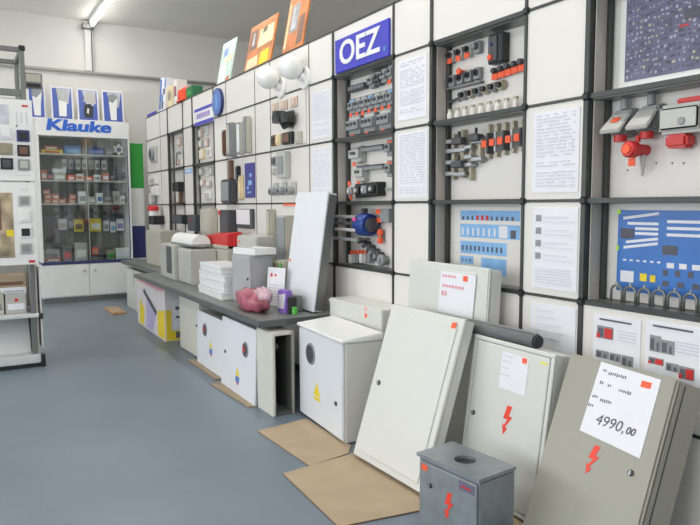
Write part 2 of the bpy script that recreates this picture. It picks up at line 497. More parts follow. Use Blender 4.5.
# blue wiring poster
t = wt('wiring_poster', 'bright blue poster of cables and lugs behind a row of metal hoops', 'poster', 1.44, 1.093, XB - 0.001)
MB().cbox(0, 0, 0.56, 0.325, -0.008, 0).build('picture', PBLUE, t, 0.001)
m = MB()
for (x0, x1, z, dz) in [(-0.255, -0.10, 0.125, 0.02), (-0.235, -0.10, 0.105, 0.0), (-0.20, -0.10, 0.085, 0.0), (-0.20, -0.10, 0.066, 0.0), (-0.24, -0.10, 0.03, 0.018), (-0.25, -0.10, 0.008, 0.022),
                        (-0.065, 0.20, 0.115, 0.0), (-0.065, 0.22, 0.09, 0.0), (-0.065, 0.22, 0.065, 0.0)]:
    m.prism([(x0, z), (x1, z + dz), (x1, z + dz + 0.011), (x0, z + 0.011)], -0.0095, -0.008)
m.build('cable_print', PAPER, t)
rects(t, [(-0.265, -0.205, 0.05, 0.09), (-0.08, -0.02, -0.005, 0.03)] + [(-0.075 + 0.05 * k, -0.055 + 0.05 * k, -0.085, -0.062) for k in range(6)] + [(-0.075 + 0.06 * k, -0.05 + 0.06 * k, -0.125, -0.105) for k in range(5)], INKD, -0.0085, 0.0012, 'dark_print')
rects(t, [(-0.25 + 0.03 * k, -0.236 + 0.03 * k, -0.04, -0.033) for k in range(6)] + [(-0.06 + 0.05 * k, -0.03 + 0.05 * k, -0.055, -0.035) for k in range(5)] + [(-0.26, -0.20, -0.125, -0.08)], PAPER, -0.0085, 0.0012)
rects(t, [(-0.172, -0.142, -0.115, -0.085), (-0.128, -0.105, -0.115, -0.088)], YELLOW, -0.0085, 0.0012, 'yellow_print')
LIME = mat('lime_tape', (0.55, 0.85, 0.10), 0.5, var=0)
rects(t, [(-0.283, -0.268, 0.147, 0.166), (-0.283, -0.272, 0.0, 0.02), (-0.283, -0.268, -0.15, -0.135)], LIME, -0.0085, 0.002, 'tape_corner')
# hoops along the niche ledge
for k in range(9):
    y = 1.690 - 0.062 * k
    o = thing('cable_clamp_hoop', 'grey metal hoop on the ledge before the blue poster, %s from the left' % ORD[k], 'clamp', (XB - 0.045, y, ZR[-1] + 0.010), WALLROT, 'metal hoops on the ledge')
    r = 0.025
    pts = [(-r, 0, 0.0), (-r, 0, 0.042)] + [(-r * math.cos(a), 0, 0.042 + r * math.sin(a)) for a in [PI * q / 8 for q in range(1, 8)]] + [(r, 0, 0.042), (r, 0, 0.0)]
    MB().tube(pts, 0.0055, 6).build('hoop', ALU, o, smooth=True)
    MB().tube([(0, 0, 0.064), (0, 0, 0.082)], 0.005, 6).build('stud', STEEL, o)

# white and blue catalogue poster in the middle niche
t = wt('catalogue_poster', 'white poster with blue product bands above the wide white cabinet', 'poster', 2.485, 1.075, XB - 0.001)
MB().cbox(0, 0, 0.52, 0.39, -0.008, 0).build('sheet', PANEL, t, 0.001)
rects(t, [(-0.205, 0.225, 0.125, 0.175), (-0.205, 0.225, 0.035, 0.105), (-0.205, 0.14, -0.05, 0.015), (-0.205, -0.10, -0.105, -0.065), (-0.04, 0.14, -0.15, -0.065)], LBLUE, -0.008, 0.001, 'band')
rects(t, [(-0.19 + 0.036 * k, -0.175 + 0.036 * k, 0.125, 0.145) for k in range(11) if k not in (3, 4, 5)] + [(-0.19 + 0.032 * k, -0.178 + 0.032 * k, -0.035, -0.008) for k in range(10)] + [(-0.19 + 0.03 * k, -0.178 + 0.03 * k, -0.09, -0.08) for k in range(3)] + [(0.165, 0.20, 0.04, 0.08)], INKD, -0.0092, 0.001, 'dark_print')
rects(t, [(-0.19 + 0.036 * k, -0.17 + 0.036 * k, 0.125, 0.15) for k in (3, 4, 5)], RED, -0.0092, 0.001, 'red_print')
rects(t, [(-0.19 + 0.04 * k, -0.178 + 0.04 * k, 0.045, 0.085) for k in range(7)] + [(0.085, 0.145, 0.04, 0.10)], PAPER, -0.0092, 0.001)
rects(t, [(-0.25, -0.225, 0.165 - 0.055 * k, 0.17 - 0.055 * k) for k in range(5)], INK, -0.0092, 0.001)

# ------------------------------------------------------------------ signs
t = wt('brand_sign', 'blue rectangular sign with bold white three letter lettering', 'sign', 3.512, 2.247, XF - 0.001)
MB().cbox(0, 0, 0.625, 0.213, -0.016, 0).build('sign_board', BLUE, t, 0.003)
vs, fs = text_geom('OEZ', 0.205, offset=0.004, extrude=0.002, sx=1.18)
MB().add([(a - 0.015, b - 0.018, c) for a, b, c in vs], fs).build('lettering', WHITE, t)
lettering('®', 0.04, LBLUE, t, 0.275, -0.018, -0.062)
t = wt('round_sign', 'round blue disc sign high on the panel wall', 'sign', 6.08, 2.262, XF - 0.004)
MB().lathe([(0.130, -0.025), (0.130, 0.0)], 28, axis='y').build('rim', NAVY, t)
DB = mat('disc_blue', (0.10, 0.20, 0.52), 0.4, var=0.08)
MB().lathe([(0.116, -0.029), (0.119, -0.024)], 28, axis='y').build('disc', DB, t)
rects(t, [(-0.012, 0.012, -0.06, 0.07)], LBLUE, -0.029, 0.002)
t = wt('banner_sign', 'white sign with two blue stripes left of the blue disc sign', 'sign', 6.50, 2.19, XF - 0.004)
MB().cbox(0, 0, 0.58, 0.17, -0.014, 0).build('sign_board', WHITE, t, 0.002)
rects(t, [(-0.29, 0.29, 0.055, 0.085), (-0.29, 0.29, -0.085, -0.05)], BLUE, -0.014, 0.0015, 'stripe')
rects(t, [(-0.22 + 0.06 * k, -0.18 + 0.06 * k, -0.02, 0.03) for k in range(7)], PURPLE, -0.014, 0.0012)

# ------------------------------------------------------------------ breakers in the niche under the letter sign
def breaker(label, Y, Z, w, h, d, body=GREY, tag_side=-1, poles=1, group=None, toggle=DARK, top=None):
    t = wt('circuit_breaker', label, 'breaker', Y - d * 0.75, Z, XB - 0.001, group)
    m = MB().cbox(0, 0, w, h, -d * 0.7, 0)
    m.cbox(0, 0, w, h * 0.5, -d, -d * 0.7)
    m.build('housing', body, t, 0.002)
    for p in range(poles):
        x = -w / 2 + w * (p + 0.5) / poles
        MB().cbox(x, h * 0.05, w / poles * 0.45, h * 0.16, -d - 0.012, -d).build('toggle', toggle, t, 0.001)
    if top is not None:
        MB().cbox(0, h * 0.36, w * 0.8, h * 0.12, -d * 0.72, -d * 0.69).build('terminal_cover', top, t)
    if tag_side:
        MB().cbox(-w * 0.15, -h * 0.5 - 0.012, min(w * 0.6, 0.035), 0.028, -d * 0.75, -d * 0.72).build('price_tag', TAG, t)
    return t
NB = 'under the blue letter sign'
t = wt('terminal_strip', 'long dark terminal strip at top left ' + NB, 'terminal strip', 3.705, 2.045, XB - 0.001)
MB().cbox(0, 0, 0.20, 0.04, -0.04, 0).build('strip', DARK, t, 0.003)
for k in range(6): MB().cbox(-0.08 + 0.032 * k, 0.0, 0.02, 0.022, -0.045, -0.04).build('terminal', GREY, t)
for k in range(4):
    breaker('small grey breaker, top row %s, %s from left' % (NB, ORD[k]), 3.56 - 0.07 * k, 2.055 + 0.006 * k, 0.058, 0.085, 0.055, GREY if k != 1 else DARK, 1 if k == 3 else 0, 1, 'breakers of the top row', top=LGREY)
for k in range(7):
    breaker('grey breaker, middle row %s, %s from left' % (NB, ORD[k]), 3.795 - 0.074 * k, 1.928, 0.062 if k % 2 else 0.068, 0.095, 0.06, GREY, 1, 2 if k % 2 else 1, 'breakers of the middle row', top=LBLUE if k % 3 == 0 else LGREY)
for k in range(3):
    breaker('large grey breaker, bottom row %s, %s from left' % (NB, ORD[k]), 3.762 - 0.18 * k, 1.80, 0.125 if k else 0.14, 0.12, 0.075, GREY, 1, 3, 'breakers of the bottom row', top=LGREY)
NB2 = 'in the niche between the two price list columns'
breaker('grey fuse switch at upper left of the black contactors', 3.745, 1.612, 0.12, 0.105, 0.07, LGREY, 1, 1, top=GREY)
breaker('grey fuse switch directly above the black contactors', 3.70, 1.49, 0.10, 0.11, 0.06, LGREY, 1, 1, top=GREY)
for k, (z, zz) in enumerate(((1.637, 1.625), (1.518, 1.50))):
    t = wt('busbar', '%s long grey busbar above the black contactors' % ('upper', 'lower')[k], 'busbar', 3.52, z, XB - 0.001)
    MB().cbox(0.0, 0, 0.28, 0.028, -0.05, -0.01).build('bar', GREY, t, 0.002)
    MB().cbox(0, 0.012, 0.28, 0.008, -0.056, -0.01).build('rim', DARK, t)
    for s in (-1, 1): MB().cbox(s * 0.12, 0, 0.02, 0.02, -0.01, 0).build('mount', ALU, t)
    breaker('grey end block at the right of the %s busbar' % ('upper', 'lower')[k], 3.355, zz, 0.055, 0.10, 0.07, GREY, 0, 1, top=TAG)
for k in range(4):
    t = wt('contactor', 'black contactor in the row above the blue drum, %s from the left' % ORD[k], 'contactor', 3.715 - 0.088 * k, 1.372 + 0.003 * k, XB - 0.001, 'black contactors in a row')
    MB().cbox(0, 0, 0.08, 0.088, -0.07, 0).build('housing', BLACK if k else LGREY, t, 0.004)
    MB().cbox(0, 0, 0.055, 0.05, -0.09, -0.07).build('cover', BLACK if k in (1, 3) else GREY, t, 0.004)
    MB().lathe([(0.014, -0.098), (0.014, -0.09)], 12, (0.0, 0, 0), 'y').build('button', LGREY, t)
    if k == 0:
        MB().cbox(-0.02, 0.05, 0.03, 0.03, -0.075, -0.072).build('price_tag', TAG, t)
        MB().cbox(0.0, -0.04, 0.03, 0.03, -0.075, -0.072).build('price_tag', TAG, t)
t = wt('connecting_bar', 'thin grey bar to the right of the black contactors', 'bar', 3.30, 1.375, XB - 0.001)
MB().cbox(0, 0, 0.10, 0.02, -0.05, -0.01).build('bar', GREY, t, 0.002)
MB().cbox(0.02, 0, 0.02, 0.016, -0.01, 0).build('mount', ALU, t)
# lower niche cell: rails, blue drum, black chain, fuse row
for k in range(4):
    t = wt('grey_rail', 'horizontal grey rail left of the blue drum, %s from the top' % ORD[k], 'rail', 3.655, 1.205 - 0.042 * k - (0.02 if k == 3 else 0), XB - 0.001, 'grey rails beside the blue drum')
    MB().cbox(-0.03, 0, 0.26 if k < 3 else 0.30, 0.020, -0.142, -0.126).build('rail', (GREY, DARK, LGREY, GREY)[k], t, 0.002)
    MB().cbox(0.05, 0, 0.02, 0.015, -0.126, 0).build('mount', ALU, t)
t = wt('cable_drum', 'blue cylindrical device with dark end beside grey rails', 'device', 3.555, 1.155, XB - 0.001)
MB().lathe([(0.062, -0.03), (0.072, -0.02), (0.072, 0.07), (0.066, 0.085)], 24, (0, -0.075, 0), 'x').build('drum', DEVB, t, smooth=False)
MB().lathe([(0.045, 0.0), (0.045, 0.02)], 16, (0.085, -0.075, 0), 'x').build('end_cap', DARK, t)
MB().cbox(0.0, 0.085, 0.03, 0.04, -0.09, -0.05).build('lug', DARK, t, 0.003)
MB().cbox(0.0, 0.035, 0.03, 0.022, -0.149, -0.14).build('pink_label', mat('pink_label', (0.8, 0.1, 0.35), 0.6, var=0), t)
MB().cbox(0, 0, 0.06, 0.06, -0.02, 0).build('mount', ALU, t)
t = wt('grey_relay', 'grey relay block with two orange tags right of the blue drum', 'relay', 3.385, 1.215, XB - 0.001)
MB().cbox(0.03, 0, 0.09, 0.085, -0.05, 0).build('housing', GREY, t, 0.003)
for z in (0.025, -0.03): MB().cbox(-0.055, z, 0.05, 0.03, -0.04, -0.015).build('price_tag', TAG, t)
MB().cbox(-0.02, 0, 0.05, 0.05, -0.02, 0).build('base', DARK, t)
t = wt('red_bushing', 'red two part insulator bushing under the grey relay block', 'insulator', 3.43, 1.083, XB - 0.001)
for z in (0.025, -0.025): MB().lathe([(0.016, -0.02), (0.02, 0), (0.016, 0.02)], 12, (0, -0.03, z)).build('bushing', TAG, t)
MB().cbox(0, 0, 0.02, 0.06, -0.02, 0).build('mount', ALU, t)
for k in range(6):
    r = 0.021 + 0.0032 * k
    t = wt('cable_gland', 'dark ribbed cable gland of the diagonal row, %s from the top' % ORD[k], 'cable gland', 3.645 - 0.050 * k, 1.048 - 0.0225 * k, XB - 0.001, 'cable glands in a diagonal row')
    MB().lathe([(r * 0.8, -0.06), (r, -0.055), (r, -0.035), (r * 0.75, -0.033), (r * 0.75, -0.0)], 14, axis='y').build('gland', DARK if k < 5 else GREY, t)
    MB().lathe([(r * 0.45, -0.068), (r * 0.45, -0.06)], 12, axis='y').build('insert', GREY, t)
for k in range(6):
    t = wt('fuse_holder', 'small grey fuse holder with orange cap below the blue drum, %s from the left' % ORD[k], 'fuse holder', 3.785 - 0.046 * k, 0.918 + 0.004 * k, XB - 0.001, 'fuse holders with orange caps')
    MB().cbox(0, 0, 0.034, 0.06, -0.045, 0).build('body', (WHITE, LGREY, GREY)[k % 3], t, 0.003)
    MB().lathe([(0.010, 0.0), (0.012, 0.012), (0.010, 0.025)], 10, (0, -0.028, 0.03)).build('cap', TAG, t)

# ------------------------------------------------------------------ switch gear niche in the middle
NM = 'beside the black box'
def push_button(label, Y, Z, cap, group, plate=LGREY):
    t = wt('push_button', label, 'button', Y, Z, XB - 0.001, group)
    MB().cbox(0, 0.008, 0.045, 0.06, -0.03, 0).build('housing', plate, t, 0.004)
    MB().lathe([(0.017, -0.042), (0.017, -0.03)], 14, (0, 0, 0.012), 'y').build('ring', DARK, t)
    MB().lathe([(0.012, -0.055), (0.013, -0.042)], 14, (0, 0, 0.012), 'y').build('cap', cap, t)
    return t
for k in range(4):
    t = push_button('push button, top row %s, %s from left' % (NM, ORD[k]), 2.765 - 0.068 * k, 2.055 + 0.002 * k, BLACK if k != 3 else GREY, 'push buttons of the top row', LGREY if k < 3 else GREY)
    if k < 3: MB().cbox(0.003, -0.018, 0.034, 0.026, -0.036, -0.031).build('price_tag', TAG, t)
t = wt('motor_starter', 'tall black box with a red button in the upper niche', 'switch box', 2.405, 2.030, XB - 0.001)
MB().cbox(0, 0, 0.10, 0.14, -0.050, 0).build('housing', BLACK, t, 0.005)
MB().cbox(-0.012, 0.0, 0.06, 0.12, -0.057, -0.050).build('cover', DARK, t, 0.003)
MB().lathe([(0.013, -0.068), (0.015, -0.057)], 16, (-0.022, 0, -0.040), 'y').build('red_button', TAG, t)
MB().lathe([(0.008, -0.063), (0.009, -0.057)], 14, (-0.018, 0, 0.02), 'y').build('dark_button', NAVY, t)
t = wt('button_rail', 'light grey mounting rail carrying the second row of push buttons', 'rail', 2.662, 1.895, XB - 0.001)
MB().cbox(0, 0, 0.27, 0.012, -0.036, 0).build('rail', ALU, t, 0.001)
for k in range(4):
    push_button('push button, second row %s, %s from left' % (NM, ORD[k]), 2.755 - 0.065 * k, 1.926 + 0.002 * k, (BLACK, BLACK, BLACK, BLACK)[k], 'push buttons of the second row', GREY)
t = wt('emergency_button', 'small red mushroom button above the second row of push buttons', 'button', 2.675, 1.968, XB - 0.001)
MB().lathe([(0.016, -0.05), (0.018, -0.042), (0.009, -0.036), (0.009, 0.0)], 14, axis='y').build('mushroom', TAG, t)
MB().cbox(0, 0, 0.03, 0.012, -0.01, 0).build('base', GREY, t)
for k in range(5):
    t = wt('indicator_lamp', 'dark indicator lamp over an orange tag, %s from the left of five' % ORD[k], 'indicator lamp', 2.435 - 0.044 * k, 1.917 + 0.003 * k, XB - 0.001, 'indicator lamps with orange tags')
    MB().lathe([(0.012, -0.04), (0.015, -0.03), (0.015, 0)], 12, (0, 0, 0.014), 'y').build('lamp', DARK, t)
    MB().cbox(0, -0.014, 0.040, 0.030, -0.022, -0.018).build('price_tag', TAG, t)
    MB().cbox(0, -0.010, 0.01, 0.02, -0.018, 0).build('holder', GREY, t)
t = wt('dark_lever', 'short dark lever lying left of the ring lugs', 'lever', 2.74, 1.832, XB - 0.001)
MB().tube([(-0.05, -0.02, -0.008), (0.05, -0.02, 0.008)], [0.009, 0.006], 8).build('lever', DARK, t)
MB().cbox(0.03, 0, 0.02, 0.02, -0.02, 0).build('pivot', GREY, t)
for k in range(6):
    t = wt('selector_knob', 'round dark selector knob on a pale collar, %s from the left of six' % ORD[k], 'knob', 2.665 - 0.055 * k, 1.847 + 0.002 * k, XB - 0.001, 'selector knobs in a row')
    MB().lathe([(0.022, -0.03), (0.025, -0.02), (0.025, 0)], 14, axis='y').build('collar', BRASS if k % 2 else GREY, t)
    MB().lathe([(0.013, -0.05), (0.015, -0.03)], 12, axis='y').build('knob', BLACK, t)
for k in range(9):
    t = wt('cartridge_fuse', 'pale cylinder fuse standing on the shelf, %s from the left of nine' % ORD[k], 'fuse', 2.755 - 0.060 * k, ZR[1] + 0.0098, XB - 0.035, 'pale fuses along the shelf')
    MB().lathe([(0.014, 0.0), (0.016, 0.006), (0.016, 0.038), (0.012, 0.042), (0.012, 0.052)], 12).build('body', PANEL, t)
    MB().lathe([(0.013, 0.0), (0.013, 0.012)], 12, (0, 0, 0.052)).build('cap', BRASS, t)
# bus bar clamps in the cell below
NC = 'above the catalogue poster'
def clamp(label, Y, Z, w, h, arms, dark):
    t = wt('terminal_clamp', label, 'clamp', Y - 0.03, Z, XB - 0.001)
    MB().cbox(0, 0, w * 0.3, h, -0.03, 0).build('spine', BRASS, t, 0.002)
    for z in arms: MB().cbox(0, z, w, 0.022, -0.05, -0.006).build('jaw', STEEL, t, 0.003)
    for z in dark:
        MB().cbox(0.0, z, w * 0.95, 0.035, -0.075, -0.03).build('block', DARK, t, 0.004)
        MB().tube([(0.0, -0.05, z), (0.0, -0.05, z + 0.05)], 0.008, 8).build('screw', BLACK, t)
clamp('brass clamp at the far left ' + NC, 2.765, 1.535, 0.075, 0.24, (0.08, 0.03, -0.03, -0.09), ())
clamp('tall clamp with two black blocks ' + NC, 2.690, 1.545, 0.085, 0.25, (0.02, -0.105), (0.065, -0.055))
clamp('pale clamp with jaws just right of the black blocks ' + NC, 2.625, 1.525, 0.055, 0.24, (0.05, 0.0, -0.04), ())
clamp('clamp with a small dark block beside the tagged strips ' + NC, 2.560, 1.56, 0.075, 0.14, (0.04, -0.05), (0.055,))
for k in range(5):
    h = 0.17 - 0.006 * k
    t = wt('terminal_strip', 'narrow brass strip with orange tag %s, %s from left' % (NC, ORD[k]), 'terminal strip', 2.468 - 0.055 * k, 1.592 + 0.003 * k, XB - 0.001, 'tagged brass strips in a row')
    MB().cbox(0, 0, 0.016, h, -0.025, 0).build('strip', BRASS, t, 0.002)
    MB().cbox(0.010, -0.01, 0.012, h * 0.6, -0.045, 0).build('clip', STEEL if k % 2 else DARK, t, 0.002)
    MB().cbox(-0.004, -0.012, 0.034, 0.034, -0.052, -0.047).build('price_tag', TAG, t)

# ------------------------------------------------------------------ industrial sockets in the right niche
def industrial_socket(label, Y, Z, s, lid_tag):
    t = wt('industrial_socket', label, 'socket', Y, Z, XB - 0.001)
    MB().add([(-0.055 * s, 0, -0.075 * s), (0.055 * s, 0, -0.075 * s), (0.055 * s, 0, 0.06 * s), (-0.055 * s, 0, 0.06 * s),
              (-0.045 * s, -0.085 * s, -0.06 * s), (0.045 * s, -0.085 * s, -0.06 * s), (0.045 * s, -0.05 * s, 0.05 * s), (-0.045 * s, -0.05 * s, 0.05 * s)],
             [(0, 1, 2, 3), (7, 6, 5, 4), (0, 4, 5, 1), (1, 5, 6, 2), (2, 6, 7, 3), (3, 7, 4, 0)]).build('housing', GREY if s < 1.02 else LGREY, t, 0.006, 2)
    MB().lathe([(0.018 * s, 0.0), (0.018 * s, 0.035), (0.013 * s, 0.045)], 14, (0, -0.03, 0.055 * s)).build('cable_gland', GREY, t)
    # hinged lid sticking out
    MB().add([(-0.05 * s, -0.06 * s, 0.035 * s), (0.05 * s, -0.06 * s, 0.035 * s), (0.055 * s, -0.145 * s, -0.045 * s), (-0.055 * s, -0.145 * s, -0.045 * s),
              (-0.05 * s, -0.055 * s, 0.02 * s), (0.05 * s, -0.055 * s, 0.02 * s), (0.055 * s, -0.135 * s, -0.062 * s), (-0.055 * s, -0.135 * s, -0.062 * s)],
             [(0, 1, 2, 3), (7, 6, 5, 4), (0, 4, 5, 1), (1, 5, 6, 2), (2, 6, 7, 3), (3, 7, 4, 0)]).build('lid', LGREY, t, 0.004, 2)
    if lid_tag:
        o = MB().box(-0.016, 0.016, -0.013, 0.013, 0, 0.002).build('price_tag', TAG, t)
        o.location = (0, -0.098 * s, 0.003 * s); o.rotation_euler = (0.76, 0, 0)
    MB().lathe([(0.028 * s, 0.0), (0.030 * s, 0.03 * s), (0.026 * s, 0.03 * s)], 18, (0, -0.06 * s, -0.095 * s)).build('red_collar', RED, t)
    return t
industrial_socket('grey industrial socket with an orange tag on its lid, leftmost of the wall sockets', 1.690, 1.605, 0.85, True)
industrial_socket('grey industrial socket with an open lid in the middle of the wall sockets', 1.575, 1.608, 0.85, False)
t = wt('round_red_plug', 'round red plug hanging between the grey industrial sockets', 'plug', 1.612, 1.488, XB - 0.001)
MB().lathe([(0.026, -0.115), (0.032, -0.105), (0.032, -0.07), (0.022, -0.06), (0.022, 0.0)], 20, axis='y').build('body', RED, t)
MB().lathe([(0.017, -0.122), (0.018, -0.115)], 16, axis='y').build('face', TAG, t)
MB().cbox(0.0, -0.048, 0.028, 0.030, -0.085, -0.08).build('price_tag', TAG, t)
MB().tube([(0.008, -0.03, -0.02), (0.012, -0.03, -0.06), (0.006, -0.025, -0.10)], [0.012, 0.009, 0.004], 8).build('cable_tail', LGREY, t)
MB().tube([(0.0, -0.05, 0.03), (0.0, -0.05, 0.055)], 0.010, 8).build('neck', RED, t)
t = wt('wide_socket_box', 'wide grey socket box with red fittings at the right edge', 'socket', 1.425, 1.585, XB - 0.001)
MB().cbox(0, 0.0, 0.17, 0.105, -0.085, 0).build('housing', LGREY, t, 0.012, 2)
MB().cbox(0.0, 0.0, 0.145, 0.075, -0.095, -0.085).build('lid', LGREY, t, 0.006, 2)
MB().lathe([(0.013, -0.10), (0.015, -0.095)], 12, (0.015, 0, -0.012), 'y').build('catch', GREY, t)
MB().cbox(-0.02, -0.078, 0.085, 0.05, -0.075, -0.01).build('red_socket', RED, t, 0.01, 2)
MB().cbox(0.035, 0.063, 0.13, 0.022, -0.06, -0.01).build('red_cover', RED, t, 0.006, 2)
for k, (y, z) in enumerate(((1.69, 1.415), (1.615, 1.428), (1.565, 1.436), (1.50, 1.432), (1.455, 1.430))):
    t = wt('panel_screw', 'tiny grey screw in the panel under the industrial sockets, %s from the left' % ORD[k], 'screw', y, z, XB - 0.0005, 'screws under the sockets')
    MB().lathe([(0.003, -0.004), (0.004, -0.002), (0.004, 0)], 8, axis='y').build('head', ALU, t)

# ------------------------------------------------------------------ lamps, sockets and switches on the far bays
def globe(label, Y, Z):
    t = wt('globe_lamp', label, 'lamp', Y, Z, XF - 0.001, 'opal globe wall lamps')
    MB().lathe([(0.075, -0.02), (0.08, -0.008), (0.08, 0)], 20, (0.02, 0, -0.055), 'y').build('base', WHITE, t)
    MB().tube([(0.02, -0.01, -0.055), (0.02, -0.05, -0.04)], 0.03, 12).build('neck', WHITE, t)
    prof = [(0.088 * math.sin(PI * q / 14) + 0.0005, -0.088 * math.cos(PI * q / 14)) for q in range(0, 15)]
    MB().lathe(prof, 24, (0.0, -0.105, 0.018)).build('globe', OPAL, t, smooth=True)
globe('white opal globe wall lamp, left of the pair', 4.70, 2.238)
globe('white opal globe wall lamp, right of the pair beside the orange poster', 4.30, 2.245)

def switch_plate(label, Y, Z, w, h, c, X=XF - 0.001, rocker=None, d=0.014, cat='switch'):
    t = wt('wall_switch', label, cat, Y, Z, X)
    MB().cbox(0, 0, w, h, -d, 0).build('plate', c, t, 0.004)
    MB().cbox(0, 0, w * 0.62, h * 0.66, -d - 0.008, -d).build('rocker', rocker or c, t, 0.003)
    return t
PEACH = mat('peach_plastic', (0.70, 0.55, 0.46), 0.5, var=0.04)
t = wt('sample_board', 'white sample board carrying a black lamp and peach plates under globe lamps', 'board', 4.57, 1.915, XF - 0.001)
MB().cbox(0, 0, 0.60, 0.37, -0.010, 0).build('board', PANEL, t, 0.002)
for k in range(3): switch_plate('small peach socket plate in the top row of the sample board, %s from the left' % ORD[k], 4.78 - 0.17 * k, 2.045, 0.11, 0.075, PEACH, XF - 0.0115)
t = wt('black_wall_lamp', 'black jointed wall lamp in the middle of the sample board', 'lamp', 4.50, 1.925, XF - 0.0115)
MB().cbox(0, 0, 0.12, 0.12, -0.03, 0).build('base', BLACK, t, 0.01)
MB().lathe([(0.055, -0.04), (0.06, 0), (0.05, 0.045)], 14, (-0.05, -0.075, 0.012)).build('head', BLACK, t)
MB().lathe([(0.05, -0.035), (0.055, 0), (0.045, 0.04)], 14, (0.08, -0.07, -0.005)).build('head', BLACK, t)
MB().tube([(-0.05, -0.05, -0.03), (0.0, -0.06, -0.06), (0.08, -0.05, -0.04)], 0.02, 8).build('arm', BLACK, t)
switch_plate('black square socket with red mark at the bottom of the sample board', 4.53, 1.785, 0.16, 0.09, BLACK, XF - 0.0115, BROWN, 0.03, 'socket')
switch_plate('small brown socket at the lower left of the sample board', 4.80, 1.79, 0.08, 0.085, BROWN, XF - 0.0115, BLACK, 0.02, 'socket')
switch_plate('small cream switch at the lower left of the sample board', 4.71, 1.79, 0.07, 0.085, CREAM, XF - 0.0115, CREAM, 0.02)
switch_plate('pale switch plate at the lower right of the sample board', 4.36, 1.775, 0.09, 0.09, BEIGE, XF - 0.0115, BEIGE, 0.02)
switch_plate('tall grey outdoor socket below the sample board', 4.62, 1.59, 0.15, 0.20, LGREY, XF - 0.001, GREY, 0.05, 'socket')
switch_plate('small dark switch left of the tall grey outdoor socket', 4.79, 1.63, 0.09, 0.07, GREY, XF - 0.001, DARK, 0.03)
switch_plate('small pale switch left of the tall grey outdoor socket, lower one', 4.79, 1.55, 0.09, 0.06, LGREY, XF - 0.001, LGREY, 0.03)
for k in range(3):
    t = wt('lamp_holder', 'small grey lamp holder below the outdoor socket, %s from the left' % ORD[k], 'lamp holder', 4.80 - 0.16 * k, 1.40, XF - 0.001, 'lamp holders in a row')
    MB().cbox(0, 0.01, 0.075, 0.10, -0.02, 0).build('plate', LGREY, t, 0.006)
    MB().lathe([(0.028, -0.07), (0.034, -0.05), (0.030, -0.02)], 14, (0.01, 0, -0.01), 'y').build('holder', GREY, t)
    MB().lathe([(0.018, -0.072), (0.018, -0.069)], 12, (0.01, 0, -0.01), 'y').build('opening', DARK, t)
# strip lights and boxes
def strip_light(label, Y, Z, w, h, c, d=0.05, lens=None):
    t = wt('strip_light', label, 'lamp', Y, Z, XF - 0.001)
    MB().cbox(0, 0, w, h, -d, 0).build('body', c, t, 0.008, 2)
    MB().cbox(0, 0, w * 0.6, h * 0.86, -d - 0.012, -d).build('diffuser', lens or c, t, 0.005)
    for s in (-1, 1): MB().cbox(0, s * h * 0.47, w * 0.8, h * 0.04, -d - 0.006, -d).build('end_cap', GREY, t)
strip_light('brown vertical strip left of the grey strip lights', 5.885, 1.86, 0.05, 0.24, BROWN, 0.04)
strip_light('grey vertical strip light, leftmost of the three', 5.70, 1.875, 0.11, 0.30, GREY, 0.06, LGREY)
strip_light('pale vertical strip light, middle of the three', 5.50, 1.87, 0.09, 0.28, LGREY, 0.04, WHITE)
strip_light('slim pale vertical strip light with dark edge, rightmost of the three', 5.33, 1.885, 0.07, 0.31, BEIGE, 0.05, GREY)
t = wt('dark_floodlight', 'dark grey box floodlight with brown bracket above it', 'floodlight', 5.76, 1.41, XF - 0.001)
MB().cbox(0, 0, 0.24, 0.22, -0.08, -0.01).build('housing', DARK, t, 0.012, 2)
MB().cbox(0, 0, 0.19, 0.17, -0.088, -0.08).build('front_glass', GREY, t, 0.004)
MB().cbox(0, 0.20, 0.05, 0.17, -0.04, 0).build('bracket', BROWN, t, 0.006)
MB().cbox(0, 0.0, 0.10, 0.10, -0.01, 0).build('mount', DARK, t)
strip_light('slim black vertical strip beside the navy poster, upper one', 5.585, 1.565, 0.05, 0.14, BLACK, 0.03, DARK)
strip_light('cream vertical strip beside the navy poster, lower one', 5.515, 1.44, 0.05, 0.22, CREAM, 0.03)
t = wt('navy_poster', 'navy blue upright poster with pale emblem beside the dark floodlight', 'poster', 5.345, 1.497, XF - 0.001)
MB().cbox(0, 0, 0.215, 0.30, -0.008, 0).build('sheet', mat('navy_print', (0.05, 0.05, 0.28), 0.4, var=0.05), t, 0.001)
rects(t, [(-0.03, 0.05, -0.04, 0.0), (-0.06, -0.02, -0.075, -0.05), (0.0, 0.05, 0.03, 0.06), (-0.05, 0.03, -0.11, -0.095)], LBLUE, -0.008, 0.001)
# niche with white sockets (left of the strip lights)
k = 0
for (y, z, w, h, c) in [(6.80, 2.04, 0.10, 0.09, PEACH), (6.62, 2.05, 0.10, 0.09, WHITE), (6.80, 1.93, 0.10, 0.08, LGREY), (6.62, 1.93, 0.09, 0.09, PEACH),
                        (6.78, 1.82, 0.13, 0.10, CREAM), (6.55, 1.82, 0.14, 0.09, WHITE), (6.80, 1.64, 0.10, 0.08, LGREY), (6.64, 1.63, 0.10, 0.09, WHITE), (6.48, 1.63, 0.09, 0.09, LGREY),
                        (6.78, 1.52, 0.11, 0.07, PEACH), (6.58, 1.50, 0.12, 0.06, LGREY), (6.62, 1.385, 0.20, 0.08, WHITE)]:
    lab = ('top', 'second', 'third', 'fourth', 'fifth', 'bottom')[(0, 0, 1, 1, 2, 2, 3, 3, 3, 4, 4, 5)[k]]
    pos = ('left', 'right', 'left', 'right', 'left', 'right', 'left', 'middle', 'right', 'left', 'right', 'only')[k]
    switch_plate('pale wall socket in niche under the striped sign, %s row, %s one' % (lab, pos), y, z, w, h, c, XBF - 0.001, WHITE if c != WHITE else LGREY, 0.025, 'socket')
    k += 1
